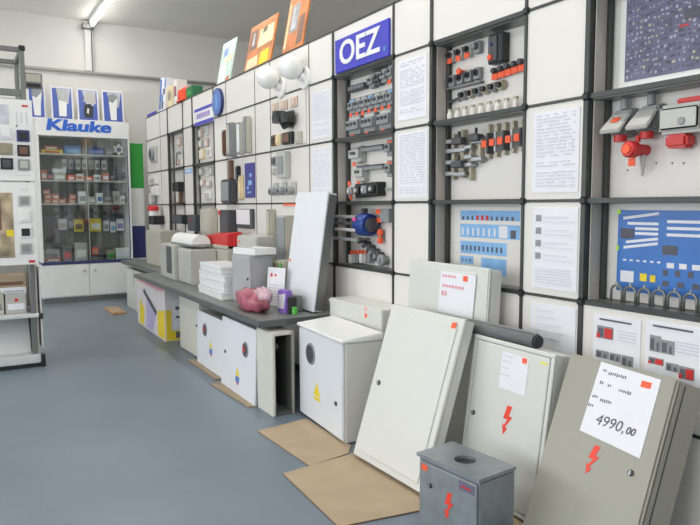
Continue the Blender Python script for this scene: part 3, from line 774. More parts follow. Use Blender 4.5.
# niche with the black device
t = wt('black_bracket', 'black bracket device with a thin reddish stem in the far niche', 'device', 7.56, 1.50, XBF - 0.001)
MB().cbox(0, 0, 0.20, 0.11, -0.09, 0).build('housing', BLACK, t, 0.01)
MB().cbox(-0.13, -0.02, 0.08, 0.05, -0.07, -0.02).build('arm', BLACK, t, 0.006)
MB().cbox(0.03, -0.12, 0.04, 0.14, -0.05, -0.01).build('stem', BROWN, t, 0.006)
MB().cbox(0.0, -0.19, 0.16, 0.02, -0.05, 0.0).build('foot', BLACK, t, 0.004)
t = wt('swan_neck_hook', 'curved pale hook in the upper cell above the black bracket device', 'hook', 7.62, 1.84, XBF - 0.001)
MB().tube([(-0.03, -0.03, -0.09), (-0.03, -0.03, 0.0), (0.0, -0.03, 0.05), (0.06, -0.03, 0.06), (0.10, -0.03, 0.04)], 0.013, 8).build('hook', GREY, t, smooth=True)
MB().cbox(-0.03, -0.05, 0.05, 0.06, -0.03, 0).build('plate', PEACH, t, 0.004)
switch_plate('pale peach plate high in the niche with the curved hook', 7.60, 2.02, 0.16, 0.10, PEACH, XBF - 0.001, WHITE, 0.02)
t = wt('blue_label_strip', 'small light blue label on the narrow panel by the black bracket device', 'label', 7.09, 1.66, XF - 0.001)
MB().cbox(0, 0, 0.24, 0.05, -0.003, 0).build('label_sheet', LBLUE, t)
rects(t, [(-0.09, 0.09, -0.008, 0.008)], PAPER)
# last bay
t = wt('round_vent', 'round grey fan grille on the last panel bay', 'vent', 8.52, 1.935, XF - 0.001)
MB().cbox(0, 0, 0.30, 0.20, -0.02, 0).build('plate', LGREY, t, 0.01)
MB().lathe([(0.075, -0.055), (0.085, -0.045), (0.085, -0.02)], 20, axis='y').build('grille', GREY, t)
MB().lathe([(0.05, -0.058), (0.05, -0.054)], 16, axis='y').build('hub', DARK, t)
switch_plate('white plate under the round fan grille', 8.50, 1.60, 0.34, 0.09, WHITE, XF - 0.001, LGREY, 0.04)
switch_plate('pale green plate left of the white plates on the last bay', 8.70, 1.50, 0.16, 0.10, OLIVE, XF - 0.001, BEIGE, 0.03)
switch_plate('large white plate in the last bay above the red lamp', 8.46, 1.47, 0.30, 0.12, WHITE, XF - 0.001, WHITE, 0.04)
switch_plate('grey plate low in the last bay above the red lamp', 8.52, 1.36, 0.16, 0.10, GREY, XF - 0.001, LGREY, 0.03)
t = wt('red_signal_lamp', 'red capped signal lamp at the far end of the panel wall', 'lamp', 8.22, 1.19, XF - 0.001)
MB().lathe([(0.065, 0.0), (0.07, 0.04), (0.05, 0.065)], 18, (0, -0.11, 0.03)).build('red_cap', RED, t)
MB().lathe([(0.055, 0.0), (0.055, 0.06)], 18, (0, -0.11, -0.03)).build('white_ring', WHITE, t)
MB().cbox(0, -0.085, 0.20, 0.11, -0.15, 0).build('base', BLACK, t, 0.01)

# wall boxes in the row behind the bench goods
def wall_box(name, label, cat, Y, Z, w, h, d, c, extra=None):
    t = wt(name, label, cat, Y, Z, XF - 0.001)
    MB().cbox(0, 0, w, h, -d, 0).build('housing', c, t, 0.008, 2)
    MB().cbox(0, 0, w * 0.8, h * 0.8, -d - 0.006, -d).build('cover', extra or c, t, 0.003)
    return t
t = wall_box('dark_meter_box', 'dark grey meter box with a small red dot behind the rounded lamp housing', 'box', 6.75, 1.10, 0.30, 0.17, 0.09, DARK)
MB().lathe([(0.015, -0.104), (0.015, -0.096)], 12, (-0.02, 0, 0.03), 'y').build('red_dot', RED, t)
wall_box('black_wall_box', 'low black box on the far panel left of the dark meter box', 'box', 7.35, 1.13, 0.46, 0.10, 0.07, BLACK, DARK)
wall_box('beige_wall_box', 'beige box on the panel wall behind the red lidded tray', 'box', 6.35, 1.12, 0.32, 0.26, 0.08, BEIGE)
t = wall_box('dark_panel_box', 'dark grey box with red corner next to a framed white notice', 'box', 5.80, 1.115, 0.26, 0.25, 0.08, DARK)
MB().cbox(-0.10, 0.10, 0.05, 0.04, -0.092, -0.086).build('red_corner', RED, t)
t = wt('framed_notice', 'dark framed white notice behind the bench enclosures', 'notice', 5.44, 1.165, XF - 0.001)
MB().cbox(0, 0, 0.36, 0.17, -0.03, 0).build('frame', DARK, t, 0.004)
MB().cbox(-0.015, 0.015, 0.31, 0.13, -0.033, -0.03).build('sheet', PAPER, t)
t = wt('orange_rail_label', 'thin orange label strip on the rail behind the tall leaning panel', 'label', 4.52, 1.283, XF - 0.0045)
MB().cbox(0, 0, 0.30, 0.022, -0.003, 0).build('label_strip', TAG, t)
MB().cbox(0, -0.006, 0.28, 0.004, -0.004, -0.003).build('line', PAPER, t)
t = wt('black_tool', 'black and red hand tool hanging left of the tall leaning panel', 'tool', 4.66, 1.06, XF - 0.001)
MB().cbox(0, 0, 0.10, 0.12, -0.05, -0.005).build('head', BLACK, t, 0.012, 2)
MB().tube([(0.0, -0.03, 0.05), (0.01, -0.03, 0.13)], [0.02, 0.012], 8).build('shaft', GREY, t)
MB().cbox(0.0, 0.02, 0.04, 0.05, -0.058, -0.05).build('red_button', RED, t, 0.004)
MB().cbox(0.0, 0.03, 0.03, 0.03, -0.005, 0).build('hook', GREY, t)
t = wt('black_clip_set', 'black clip set under the hanging hand tool, left one', 'clip', 4.80, 0.955, XF - 0.001)
MB().cbox(0, 0, 0.13, 0.11, -0.06, 0).build('clip', BLACK, t, 0.012, 2)
MB().cbox(0, 0.03, 0.06, 0.02, -0.066, -0.06).build('jaw', GREY, t)
t = wt('red_clip_set', 'red clip set under the hanging hand tool, right one', 'clip', 4.61, 0.945, XF - 0.001)
MB().cbox(0, 0, 0.15, 0.07, -0.06, 0).build('clip', RED, t, 0.012, 2)
MB().cbox(0, 0.05, 0.13, 0.05, -0.05, 0).build('body', BLACK, t, 0.01)
strip_light('beige vertical strip at the left of the hanging hand tool', 4.86, 1.12, 0.08, 0.26, BEIGE, 0.05)

# ------------------------------------------------------------------ posters and packs on top of the display wall
def top_poster(label, Y, w, h, lean, base, blobs):
    t = thing('top_poster', label, 'poster', (XF + 0.03, Y, ZR[3] + 0.001), (-lean, 0.0, -PI / 2), 'posters standing on the panel wall')
    MB().box(-w / 2, w / 2, -0.006, 0.006, 0, h).build('board', base, t, 0.001)
    for (x0, x1, z0, z1, c) in blobs:
        MB().prism([(x0 * w, z0 * h), (x1 * w, (z0 + 0.02) * h), ((x1 - 0.03) * w, z1 * h), ((x0 + 0.02) * w, (z1 - 0.03) * h)], -0.0075, -0.006).build('print', c, t)
top_poster('pale green poster standing on the panel wall, leftmost of three', 6.05, 0.36, 0.42, 0.20, PGRN, [(-0.42, 0.05, 0.05, 0.5, WHITE), (-0.15, 0.45, 0.5, 0.62, CREAM), (-0.3, 0.0, 0.65, 0.85, DB), (0.15, 0.42, 0.0, 0.15, SALMON)])
top_poster('orange and white poster standing on the panel wall, middle of three', 5.235, 0.56, 0.41, 0.20, ORNG, [(-0.45, -0.15, 0.45, 0.9, BROWN), (-0.1, 0.45, 0.45, 0.85, CREAM), (-0.45, 0.0, 0.05, 0.3, CREAM), (0.02, 0.2, 0.72, 0.86, INKD), (0.05, 0.4, 0.05, 0.35, YELLOW), (-0.35, -0.25, 0.55, 0.85, PAPER)])
top_poster('orange poster with a grey picture, rightmost on the panel wall', 4.565, 0.35, 0.46, 0.20, ORNG, [(-0.3, 0.1, 0.35, 0.85, GREY), (-0.2, 0.0, 0.4, 0.8, PAPER), (0.15, 0.42, 0.1, 0.6, BROWN), (-0.45, -0.35, 0.1, 0.9, CREAM)])
t = thing('packed_lamp', 'blue and white upright pack on top of the panel wall at the far left', 'package', (XF + 0.07, 8.15, ZR[3]), (-0.05, 0.12, -PI / 2))
MB().box(-0.14, 0.14, -0.06, 0.06, 0, 0.40).build('carton', PAPER, t, 0.004)
rects(t, [(-0.13, -0.05, 0.02, 0.38), (0.06, 0.13, 0.28, 0.39), (-0.04, 0.02, 0.12, 0.2)], DB, -0.06, 0.002)
rects(t, [(-0.02, 0.05, 0.03, 0.12), (0.02, 0.10, 0.2, 0.27)], INKD, -0.06, 0.002, 'dark_print')
t = thing('blue_tray', 'flat blue tray at the far end on top of the panel wall', 'tray', (XF + 0.06, 8.60, ZR[3]), WALLROT)
MB().box(-0.22, 0.22, -0.06, 0.06, 0, 0.012).box(-0.22, 0.22, -0.06, -0.054, 0.012, 0.04).box(-0.22, 0.22, 0.054, 0.06, 0.012, 0.04).build('tray', BLUE, t)
MB().box(-0.20, 0.20, -0.05, 0.05, 0.012, 0.018).build('liner', LBLUE, t)
for (nm, lab, y, w, h, c, c2) in [('cream_carton', 'cream coloured carton on top of the panel wall beside the blue and white pack', 7.80, 0.22, 0.25, CREAM, BRASS), ('white_carton', 'white upright carton on top of the panel wall beside the red pack', 7.56, 0.14, 0.28, PANEL, PINK)]:
    t = thing(nm, lab, 'package', (XF + 0.07, y, ZR[3]), WALLROT)
    MB().box(-w / 2, w / 2, -0.06, 0.06, 0, h).build('carton', c, t, 0.003)
    rects(t, [(-w * 0.3, w * 0.3, h * 0.35, h * 0.75)], c2, -0.06, 0.002)
t = thing('red_helmet_pack', 'rounded red pack on top of the panel wall', 'package', (XF + 0.07, 7.30, ZR[3]), WALLROT)
RO = mat('bright_red', (0.75, 0.07, 0.02), 0.4, var=0.08)
MB().lathe([(0.10, 0.0), (0.11, 0.05), (0.10, 0.12), (0.05, 0.16)], 18).build('shell', RO, t)
MB().box(-0.11, 0.11, -0.10, 0.06, 0.0, 0.02).build('brim', RO, t, 0.006)
t = thing('green_pack', 'small dark green pack right of the rounded red pack', 'package', (XF + 0.07, 7.05, ZR[3]), WALLROT)
MB().box(-0.11, 0.11, -0.06, 0.06, 0, 0.13).build('carton', mat('dark_green', (0.02, 0.16, 0.06), 0.5, var=0.1), t, 0.006)
rects(t, [(-0.06, 0.06, 0.04, 0.08)], GREEN, -0.06, 0.002)

# ------------------------------------------------------------------ cabinets standing on the floor
def bolt_shape(s, cx, cz):
    # red high voltage arrow
    P = [(0.10, 0.5), (0.42, 0.5), (0.16, 0.12), (0.40, 0.12), (-0.12, -0.32), (0.02, -0.36), (-0.28, -0.62), (-0.30, -0.22), (-0.20, -0.28), (0.06, -0.02), (-0.22, -0.02)]
    return [(cx + (a * 0.78 - b * 0.20) * s, cz + b * s) for a, b in P]

def cabinet(name, label, X, Y, yaw, w, h, tilt, d, body, door=None, z0=0.0, cat='cabinet', door_in=0.012, door_t=0.014, frame_rim=0.0):
    t = thing(name, label, cat, (X, Y, z0), (-tilt, 0, -PI / 2 + yaw))
    m = MB().box(0, w, 0, d, 0, h)
    m.build('body', body, t, 0.005, 2)
    if door is not None:
        MB().box(door_in, w - door_in, -door_t, 0, door_in, h - door_in).build('door', door, t, 0.004, 2)
    return t
def lock(t, x, z, y=-0.014, r=0.011):
    MB().lathe([(r * 0.85, y - 0.008), (r, y - 0.004), (r, y)], 14, (x, 0, z), 'y').build('lock', DARK, t)
    MB().cbox(x, z, r * 0.5, r * 1.3, y - 0.010, y - 0.007).build('key_slot', STEEL, t)

# grey foreground cabinet with the price sheet
t = cabinet('distribution_cabinet', 'pebble grey leaning cabinet with a handwritten price sheet and red arrow', 1.795, 1.708, -0.013, 0.4445, 0.685, 0.363, 0.15, CABG, None, z0=0.0535)
MB().box(-0.004, 0.4485, -0.020, -0.001, -0.002, 0.689).build('door', CABG, t, 0.008, 2)
MB().box(0.445, 0.4465, 0.03, 0.036, 0.01, 0.675).build('side_seam', DARK, t)
MB().prism(bolt_shape(0.095, 0.215, 0.342), -0.0215, -0.020).build('warning_arrow', BOLT, t)
lock(t, 0.372, 0.345, -0.020)
MB().prism([(0.135, 0.420), (0.390, 0.400), (0.392, 0.672), (0.146, 0.684)], -0.0225, -0.0205).build('price_sheet', PAPER, t)
lettering('4990,', 0.055, INKD, t, 0.248, -0.0228, 0.478, name='price_digits', shear=0.2, extrude=0.0006)
lettering('00', 0.036, INKD, t, 0.332, -0.0228, 0.474, name='price_digits', shear=0.2, extrude=0.0006, offset=0.001)
rects(t, [(0.325, 0.363, 0.632, 0.654)], TAG, -0.0228, 0.0008, 'price_tag')
sq = []
for (x0, x1, z) in [(0.165, 0.18, 0.655), (0.19, 0.27, 0.649), (0.165, 0.185, 0.610), (0.20, 0.215, 0.607), (0.25, 0.30, 0.600), (0.15, 0.175, 0.555), (0.185, 0.235, 0.549), (0.142, 0.165, 0.520)]:
    x = x0
    while x < x1 - 0.004:
        sq.append((x, x + 0.0045, z - random.uniform(0.003, 0.007), z + random.uniform(0.003, 0.007))); x += 0.0085
rects(t, sq, INKD, -0.0228, 0.0006, 'writing')

# white cabinet with red arrow
t = cabinet('distribution_cabinet', 'white cabinet with a red arrow standing between the grey box and grey foreground cabinet', 1.910, 2.223, -0.025, 0.478, 0.680, 0.136, 0.105, CABW, None, z0=0.0145)
for (a, b, c, e) in [(0, 0.478, 0.668, 0.686), (0, 0.478, 0, 0.018), (0, 0.02, 0.018, 0.668), (0.458, 0.478, 0.018, 0.668)]:
    MB().box(a, b, -0.012, 0, c, e).build('frame_edge', CABW, t, 0.003)
MB().box(0.024, 0.454, -0.013, 0, 0.022, 0.664).build('door', CABW, t, 0.003)
MB().prism(bolt_shape(0.112, 0.260, 0.370), -0.0145, -0.013).build('warning_arrow', BOLT, t)
lock(t, 0.055, 0.340, -0.013)
MB().cbox(0.270, 0.565, 0.155, 0.155, -0.015, -0.013).build('price_sheet', PAPER, t)
rects(t, [(0.20, 0.26, 0.625, 0.63), (0.20, 0.25, 0.603, 0.608), (0.205, 0.24, 0.575, 0.58), (0.195, 0.25, 0.545, 0.55)], INK, -0.015, 0.0006, 'writing')
rects(t, [(0.312, 0.338, 0.618, 0.640)], TAG, -0.0152, 0.0008, 'price_tag')
rects(t, [(0.405, 0.447, 0.636, 0.645)], mat('pale_yellow', (0.75, 0.72, 0.15), 0.6, var=0), -0.0132, 0.0008, 'yellow_label')

# large white leaning panel cabinet
t = cabinet('leaning_cabinet', 'large flat white cabinet leaning back on the cardboard sheet', 1.676, 2.750, 0.023, 0.546, 0.779, 0.318, 0.055, CABW, None, z0=0.0245)
MB().box(-0.003, 0.549, -0.014, 0, -0.003, 0.782).build('door_frame', CABW, t, 0.004)
MB().box(0.030, 0.516, -0.020, -0.013, 0.030, 0.745).build('door', CABW, t, 0.003)
MB().box(0.5465, 0.5495, -0.010, 0.0, 0.0, 0.779).build('edge_seam', CABI, t)
lock(t, 0.066, 0.380, -0.020, 0.013)
rects(t, [(0.480, 0.510, 0.730, 0.756)], TAG, -0.0205, 0.001, 'price_tag')

# small galvanised box
t = cabinet('junction_box', 'small galvanised box with a round hole in its lid and a red arrow', 1.513, 2.001, 0.10, 0.322, 0.300, 0.0, 0.185, GALV, None, cat='box')
MB().box(0.012, 0.310, -0.010, 0, 0.012, 0.286).build('door', GALV, t, 0.003)
m = MB()
n = 24; hx, hy, hr = 0.165, 0.085, 0.042
ring = [(hx + hr * math.cos(2 * PI * k / n), hy + hr * math.sin(2 * PI * k / n)) for k in range(n)]
outer = []
for k in range(n):
    a = 2 * PI * k / n; c, s = math.cos(a), math.sin(a)
    sc = min((0.324 - hx if c > 0 else hx + 0.002) / max(abs(c), 1e-6), (0.187 - hy if s > 0 else hy + 0.012) / max(abs(s), 1e-6))
    outer.append((hx + c * sc, hy + s * sc))
corners = [(-0.002, -0.012), (0.324, -0.012), (0.324, 0.187), (-0.002, 0.187)]
for cx, cy in corners:
    kk = min(range(n), key=lambda q: (outer[q][0] - cx) ** 2 + (outer[q][1] - cy) ** 2)
    outer[kk] = (cx, cy)
for z in (0.3005, 0.314):
    m.v += [(x, y, z) for x, y in ring] + [(x, y, z) for x, y in outer]
for k in range(n):
    j = (k + 1) % n
    m.f += [(2 * n + k, 3 * n + k, 3 * n + j, 2 * n + j), (k, j, n + j, n + k), (k, 2 * n + k, 2 * n + j, j), (n + k, n + j, 3 * n + j, 3 * n + k)]
m.build('lid', GALV, t)
MB().lathe([(hr * 0.99, 0.3004), (hr * 0.99, 0.3012)], 24, (hx, hy, 0)).build('hole', BLACK, t)
MB().prism(bolt_shape(0.095, 0.17, 0.165), -0.0115, -0.010).build('warning_arrow', BOLT, t)
lock(t, 0.075, 0.205, -0.010, 0.010)
rects(t, [(0.025, 0.058, 0.255, 0.278)], TAG, -0.0102, 0.001, 'price_tag')
rects(t, [(0.225, 0.300, 0.245, 0.280)], mat('type_plate', (0.16, 0.16, 0.24), 0.5, var=0.1), -0.0102, 0.001, 'type_plate')
rects(t, [(0.235, 0.285, 0.257, 0.264)], RED, -0.0114, 0.0006, 'print')

# white cabinet with round window
t = cabinet('meter_cabinet', 'upright white cabinet with a round dark window and yellow warning triangle', 1.768, 3.540, -0.07, 0.612, 0.545, 0.0, 0.225, CABW, None, z0=0.007)
MB().box(0.008, 0.604, -0.014, 0, 0.010, 0.538).build('door', CABW2, t, 0.006, 2)
MB().add([(-0.008, -0.024, 0.546), (0.62, -0.024, 0.546), (0.62, 0.23, 0.546), (-0.008, 0.23, 0.546), (-0.008, -0.024, 0.562), (0.62, -0.024, 0.562), (0.62, 0.23, 0.585), (-0.008, 0.23, 0.585)],
         [(0, 3, 2, 1), (4, 5, 6, 7), (0, 1, 5, 4), (1, 2, 6, 5), (2, 3, 7, 6), (3, 0, 4, 7)]).build('roof', WHITE, t, 0.005, 2)
MB().lathe([(0.062, -0.020), (0.066, -0.014)], 24, (0.185, 0, 0.405), 'y').build('window_rim', GREY, t)
MB().lathe([(0.053, -0.0215), (0.053, -0.0195)], 24, (0.185, 0, 0.405), 'y').build('window_glass', DARK, t)
MB().prism([(0.225, 0.175), (0.315, 0.175), (0.27, 0.255)], -0.0155, -0.014).build('warning_triangle', YELLOW, t)
rects(t, [(0.230, 0.312, 0.148, 0.168)], YELLOW, -0.014, 0.0015, 'warning_label')
lock(t, 0.525, 0.200, -0.014, 0.013)
rects(t, [(0.36, 0.40, 0.0, 0.001)], TAG, -0.02, 0.001, 'price_tag').location = (0, 0.12, 0.578)

# low white cabinet behind it
t = cabinet('white_cabinet', 'plain white cabinet with two red dots behind the round window cabinet', 2.005, 3.60, 0.0, 0.60, 0.690, 0.0, 0.185, CABW, None)
MB().box(-0.004, 0.604, -0.004, 0.187, 0.665, 0.695).build('lid', CABW, t, 0.006, 2)
rects(t, [(0.42, 0.445, 0.630, 0.655)], TAG, -0.0005, 0.0012, 'price_tag')
rects(t, [(0.425, 0.45, 0.672, 0.690)], mat('pale_red_tag', (0.85, 0.35, 0.3), 0.6, var=0), -0.0045, 0.0012, 'price_tag')

# wide flat cabinet against the wall with paper
t = cabinet('flat_cabinet', 'wide flat white cabinet with a hanging price sheet below the catalogue poster', 2.045, 2.850, -0.016, 0.620, 0.975, 0.060, 0.07, CABW, None, z0=0.0045)
MB().box(-0.004, 0.624, -0.016, 0, -0.002, 0.985).build('door', CABW, t, 0.006, 2)
MB().box(0.14, 0.535, -0.020, -0.016, 0.60, 0.955).build('door_panel', CABW, t, 0.002)
MB().prism([(0.270, 0.74), (0.535, 0.74), (0.545, 0.945), (0.280, 0.945)], -0.024, -0.021).build('price_sheet', PAPER, t)
PK = mat('pink_writing', (0.75, 0.35, 0.40), 0.7, var=0)
rects(t, [(0.295 + 0.022 * q, 0.310 + 0.022 * q, 0.918, 0.930) for q in range(5)] + [(0.300 + 0.024 * q, 0.318 + 0.024 * q, 0.868, 0.882) for q in range(7)] + [(0.295 + 0.024 * q, 0.312 + 0.024 * q, 0.825, 0.848) for q in range(2)], PK, -0.0242, 0.0008, 'writing')
rects(t, [(0.455, 0.487, 0.910, 0.936)], TAG, -0.0242, 0.001, 'price_tag')

# dark roll
t = thing('cable_duct_roll', 'dark grey tube lying on top of the white cabinet with the red arrow', 'tube', (2.028, 1.885, 0.716), (0, 0, PI / 2))
MB().tube([(0.0, 0, 0), (0.42, 0, 0)], 0.031, 18).build('tube', mat('tube_grey', (0.12, 0.125, 0.13), 0.45, var=0.05), t, smooth=False)
MB().tube([(-0.012, 0, 0), (0.0, 0, 0)], 0.026, 16).build('end_plug', BLACK, t)
MB().tube([(0.01, -0.014, 0.0295), (0.41, -0.014, 0.0295)], 0.004, 6).build('seam', GREY, t)

# grey open cabinet
t = thing('open_cabinet', 'open dark grey cabinet with a beige side next to the round window cabinet', 'cabinet', (1.585, 3.795, 0))
w, h, d = 0.150, 0.515, 0.235
DK = mat('cabinet_dark_interior', (0.085, 0.09, 0.085), 0.6, var=0.15)
MB().box(0, 0.02, -d, 0, 0, h).build('side_panel', CABI, t, 0.003)
MB().box(w - 0.02, w, -d, 0, 0, h).build('side_panel', CABG, t, 0.003)
MB().box(0.02, w - 0.02, -0.02, 0, 0, h).build('back_panel', DK, t)
MB().box(0.02, w - 0.02, -d, -0.02, h - 0.02, h).build('top_panel', CABI, t, 0.003)
MB().box(0.02, w - 0.02, -d, -0.02, 0, 0.02).build('bottom_panel', DK, t)
MB().box(0.02, 0.028, -d + 0.01, -0.02, 0.02, h - 0.02).build('lining', DK, t)
MB().box(w - 0.028, w - 0.02, -d + 0.002, -0.02, 0.02, h - 0.02).build('lining', DK, t)
MB().box(0.04, 0.11, -0.045, -0.02, 0.08, 0.44).build('mounting_plate', DK, t, 0.003)
MB().lathe([(0.02, -0.10), (0.02, -0.045)], 12, (0.085, 0, 0.40), 'y').build('cable_gland', GREY, t)
MB().box(0.028, 0.034, -d + 0.03, -0.05, 0.46, 0.47).build('rail', ALU, t)

# white meter doors leaning under the bench
def meter_panel(label, X, Y, yaw, w, h, tilt, winx, winz, stx, stz, lockx):
    t = cabinet('meter_door_cabinet', label, X, Y, yaw, w, h, tilt, 0.05, CABW2, None)
    MB().box(-0.004, w + 0.004, -0.012, 0, -0.002, h + 0.004).build('door', CABW2, t, 0.004, 2)
    MB().lathe([(0.050, -0.017), (0.054, -0.012)], 22, (winx, 0, winz), 'y').build('window_rim', GREY, t)
    MB().lathe([(0.042, -0.0185), (0.042, -0.0165)], 20, (winx, 0, winz), 'y').build('window_glass', DARK, t)
    MB().cbox(winx - 0.02, winz, 0.03, 0.04, -0.0195, -0.0185).build('red_scale', RED, t)
    MB().prism([(stx - 0.035, stz), (stx + 0.035, stz), (stx, stz + 0.06)], -0.0135, -0.012).build('warning_triangle', YELLOW, t)
    rects(t, [(stx - 0.035, stx + 0.035, stz - 0.045, stz - 0.005)], DB, -0.012, 0.0015, 'blue_label')
    rects(t, [(stx - 0.015, stx + 0.02, stz - 0.06, stz - 0.047)], RED, -0.012, 0.0015, 'red_label')
    if lockx: lock(t, lockx, 0.25, -0.012, 0.012)
    MB().box(w + 0.004, w + 0.010, 0.004, 0.045, 0.01, h * 0.75).build('edge_strip', DARK, t)
    return t
meter_panel('white meter cabinet door with dark edge, nearest of those leaning under the bench', 1.592, 4.455, -0.02, 0.649, 0.489, 0.042, 0.47, 0.335, 0.33, 0.13, 0.08)
meter_panel('white meter cabinet door leaning behind the nearest one under the bench', 1.650, 5.18, -0.02, 0.62, 0.43, 0.03, 0.20, 0.30, 0.35, 0.18, None)
t = cabinet('ivory_cabinet', 'ivory cabinet under the bench between the carton and the white doors', 1.69, 5.80, 0.0, 0.57, 0.49, 0.0, 0.30, CABI, None)
MB().box(0.005, 0.565, -0.012, 0, 0.01, 0.48).build('door', CABI, t, 0.004)
lock(t, 0.50, 0.28, -0.012, 0.010)

# printed carton with lamp picture
t = thing('printed_carton', 'white printed carton with purple lamp picture and yellow shapes under the bench', 'carton', (1.655, 7.312, 0), (0, 0, -PI / 2 - 0.022))
MB().box(0, 1.21, 0, 0.20, 0, 0.52).build('carton', mat('carton_white', (0.72, 0.68, 0.70), 0.6, var=0.05), t, 0.004)
MB().prism([(0.30, 0.38), (0.36, 0.42), (0.90, 0.25), (0.86, 0.20)], -0.0015, 0).build('lamp_print', DARK, t)
MB().prism([(0.42, 0.02), (0.70, 0.02), (0.86, 0.21), (0.46, 0.32)], -0.0012, 0).build('glow_print', mat('lilac_print', (0.48, 0.44, 0.66), 0.6, var=0.1), t)
MB().prism([(0.10, 0.02), (0.30, 0.02), (0.36, 0.2), (0.14, 0.28)], -0.0012, 0).build('yellow_print', YELLOW, t)
MB().prism([(0.93, 0.02), (1.20, 0.02), (1.20, 0.30), (0.93, 0.26)], -0.0012, 0).build('yellow_print', YELLOW, t)
rects(t, [(0.02, 1.18, 0.47, 0.505)], PK, 0, 0.0012, 'pink_band')
o = MB().box(0.0, 0.0015, 0.01, 0.19, 0.01, 0.10).box(0.0, 0.0015, 0.01, 0.06, 0.10, 0.30).build('yellow_print', YELLOW, t); o.location = (1.21, 0, 0)
o = MB().box(0.0, 0.002, 0.08, 0.18, 0.12, 0.40).build('label', PAPER, t); o.location = (1.21, 0, 0)
o = MB().box(0.0, 0.0015, 0.10, 0.14, 0.03, 0.09).box(0.0, 0.003, 0.10, 0.16, 0.30, 0.33).box(0.0, 0.003, 0.10, 0.16, 0.22, 0.24).build('writing', INKD, t); o.location = (1.2105, 0, 0)
t = thing('white_carton_box', 'plain white carton at the far end under the bench', 'carton', (1.82, 8.60, 0), WALLROT)
MB().box(0, 0.95, 0, 0.30, 0, 0.50).build('carton', CABW, t, 0.004)
MB().box(0.38, 0.42, -0.002, 0.302, 0.30, 0.502).build('tape', BEIGE, t)

# ------------------------------------------------------------------ bench and the goods on it
ZB = 0.585
t = thing('display_bench', 'long low grey bench along the panel wall loaded with enclosures', 'bench', (1.545, 3.63, 0))
MB().box(0, 0.64, 0, 3.27, ZB - 0.035, ZB).build('worktop', BENCH, t, 0.003)
MB().box(-0.012, 0.0, 0, 3.27, ZB - 0.042, ZB).build('edge_strip', mat('bench_edge', (0.10, 0.11, 0.11), 0.4, var=0.05), t, 0.003)
MB().box(0.0, 0.64, -0.012, 0.0, ZB - 0.042, ZB).build('edge_strip', MATS['bench_edge'], t, 0.003)
for y in (0.16, 1.4, 2.7):
    MB().box(0.58, 0.62, y - 0.02, y + 0.02, 0, ZB - 0.035).build('leg', FRAME, t)
MB().box(0.50, 0.58, 0.05, 3.2, ZB - 0.09, ZB - 0.036).build('rear_rail', FRAME, t)

t = thing('narrow_bench', 'narrow grey bench at the far end carrying the tall beige enclosure', 'bench', (1.80, 6.92, 0))
MB().box(0, 0.385, 0, 1.82, ZB - 0.035, ZB).build('worktop', BENCH, t, 0.003)
MB().box(-0.012, 0.0, 0, 1.82, ZB - 0.042, ZB).build('edge_strip', MATS['bench_edge'], t, 0.003)
for y in (0.5, 1.78): MB().box(0.33, 0.37, y - 0.02, y + 0.02, 0, ZB - 0.035).build('leg', FRAME, t)

def bench_box(name, label, X, Y, yaw, w, h, d, c, cat='enclosure', z=ZB, lid=None):
    t = thing(name, label, cat, (X, Y, z), (0, 0, -PI / 2 + yaw))
    MB().box(0, w, 0, d, 0, h).build('housing', c, t, 0.006, 2)
    if lid is not None:
        MB().box(0.012, w - 0.012, -0.010, 0, 0.012, h - 0.012).build('lid', lid, t, 0.004)
    return t
bench_box('beige_enclosure', 'tall beige enclosure at the far end of the bench', 1.93, 7.95, 0.05, 0.56, 0.41, 0.22, BEIGE, lid=BEIGE)
t = bench_box('window_enclosure', 'light grey enclosure with a dark glazed slot on the far half of the bench', 1.716, 6.51, 0.0, 0.50, 0.33, 0.20, LGREY, lid=LGREY)
MB().box(0.25, 0.41, -0.016, -0.010, 0.06, 0.315).build('glazed_slot', DARK, t, 0.002)
t = bench_box('plain_enclosure', 'plain pale enclosure right of the one with the glazed slot', 1.74, 5.98, 0.0, 0.40, 0.31, 0.22, LGREY, lid=LGREY)
t = thing('lamp_housing', 'rounded white lamp housing lying across the pale enclosures', 'lamp', (1.86, 6.34, 0.918), WALLROT)
MB().add(*(lambda n: ([(x, 0.085 * math.cos(PI * q / n), 0.02 + 0.085 * math.sin(PI * q / n)) for x in (0, 0.66) for q in range(n + 1)],
         [tuple(range(n + 1)), tuple(reversed(range(n + 1, 2 * n + 2)))] + [(q, n + 1 + q, n + 2 + q, q + 1) for q in range(n)] + [(n, 2 * n + 1, n + 1, 0)]))(10)).build('cover', WHITE, t)
MB().box(-0.005, 0.665, -0.09, 0.09, 0.0, 0.02).build('base', GREY, t, 0.004)
t = bench_box('beige_box', 'beige box under the red lidded tray on the bench', 1.975, 5.95, 0.0, 0.66, 0.32, 0.18, BEIGE, lid=BEIGE)
MB().box(0.30, 0.32, -0.013, 0.0, 0.0, 0.31).build('divider', OLIVE, t)
t = thing('red_tray', 'red lidded tray lying on the beige box', 'tray', (1.972, 5.92, 0.9055), (0, 0, -PI / 2))
MB().add([(0, 0, 0), (0.60, 0, 0), (0.60, 0.13, 0), (0, 0.13, 0), (0, 0, 0.10), (0.60, 0, 0.13), (0.60, 0.13, 0.15), (0, 0.13, 0.12)],
         [(0, 3, 2, 1), (4, 5, 6, 7), (0, 1, 5, 4), (1, 2, 6, 5), (2, 3, 7, 6), (3, 0, 4, 7)]).build('tray', RED, t, 0.006, 2)
MB().box(0.0, 0.60, -0.004, 0.134, 0, 0.03).build('base', BEIGE, t, 0.003)
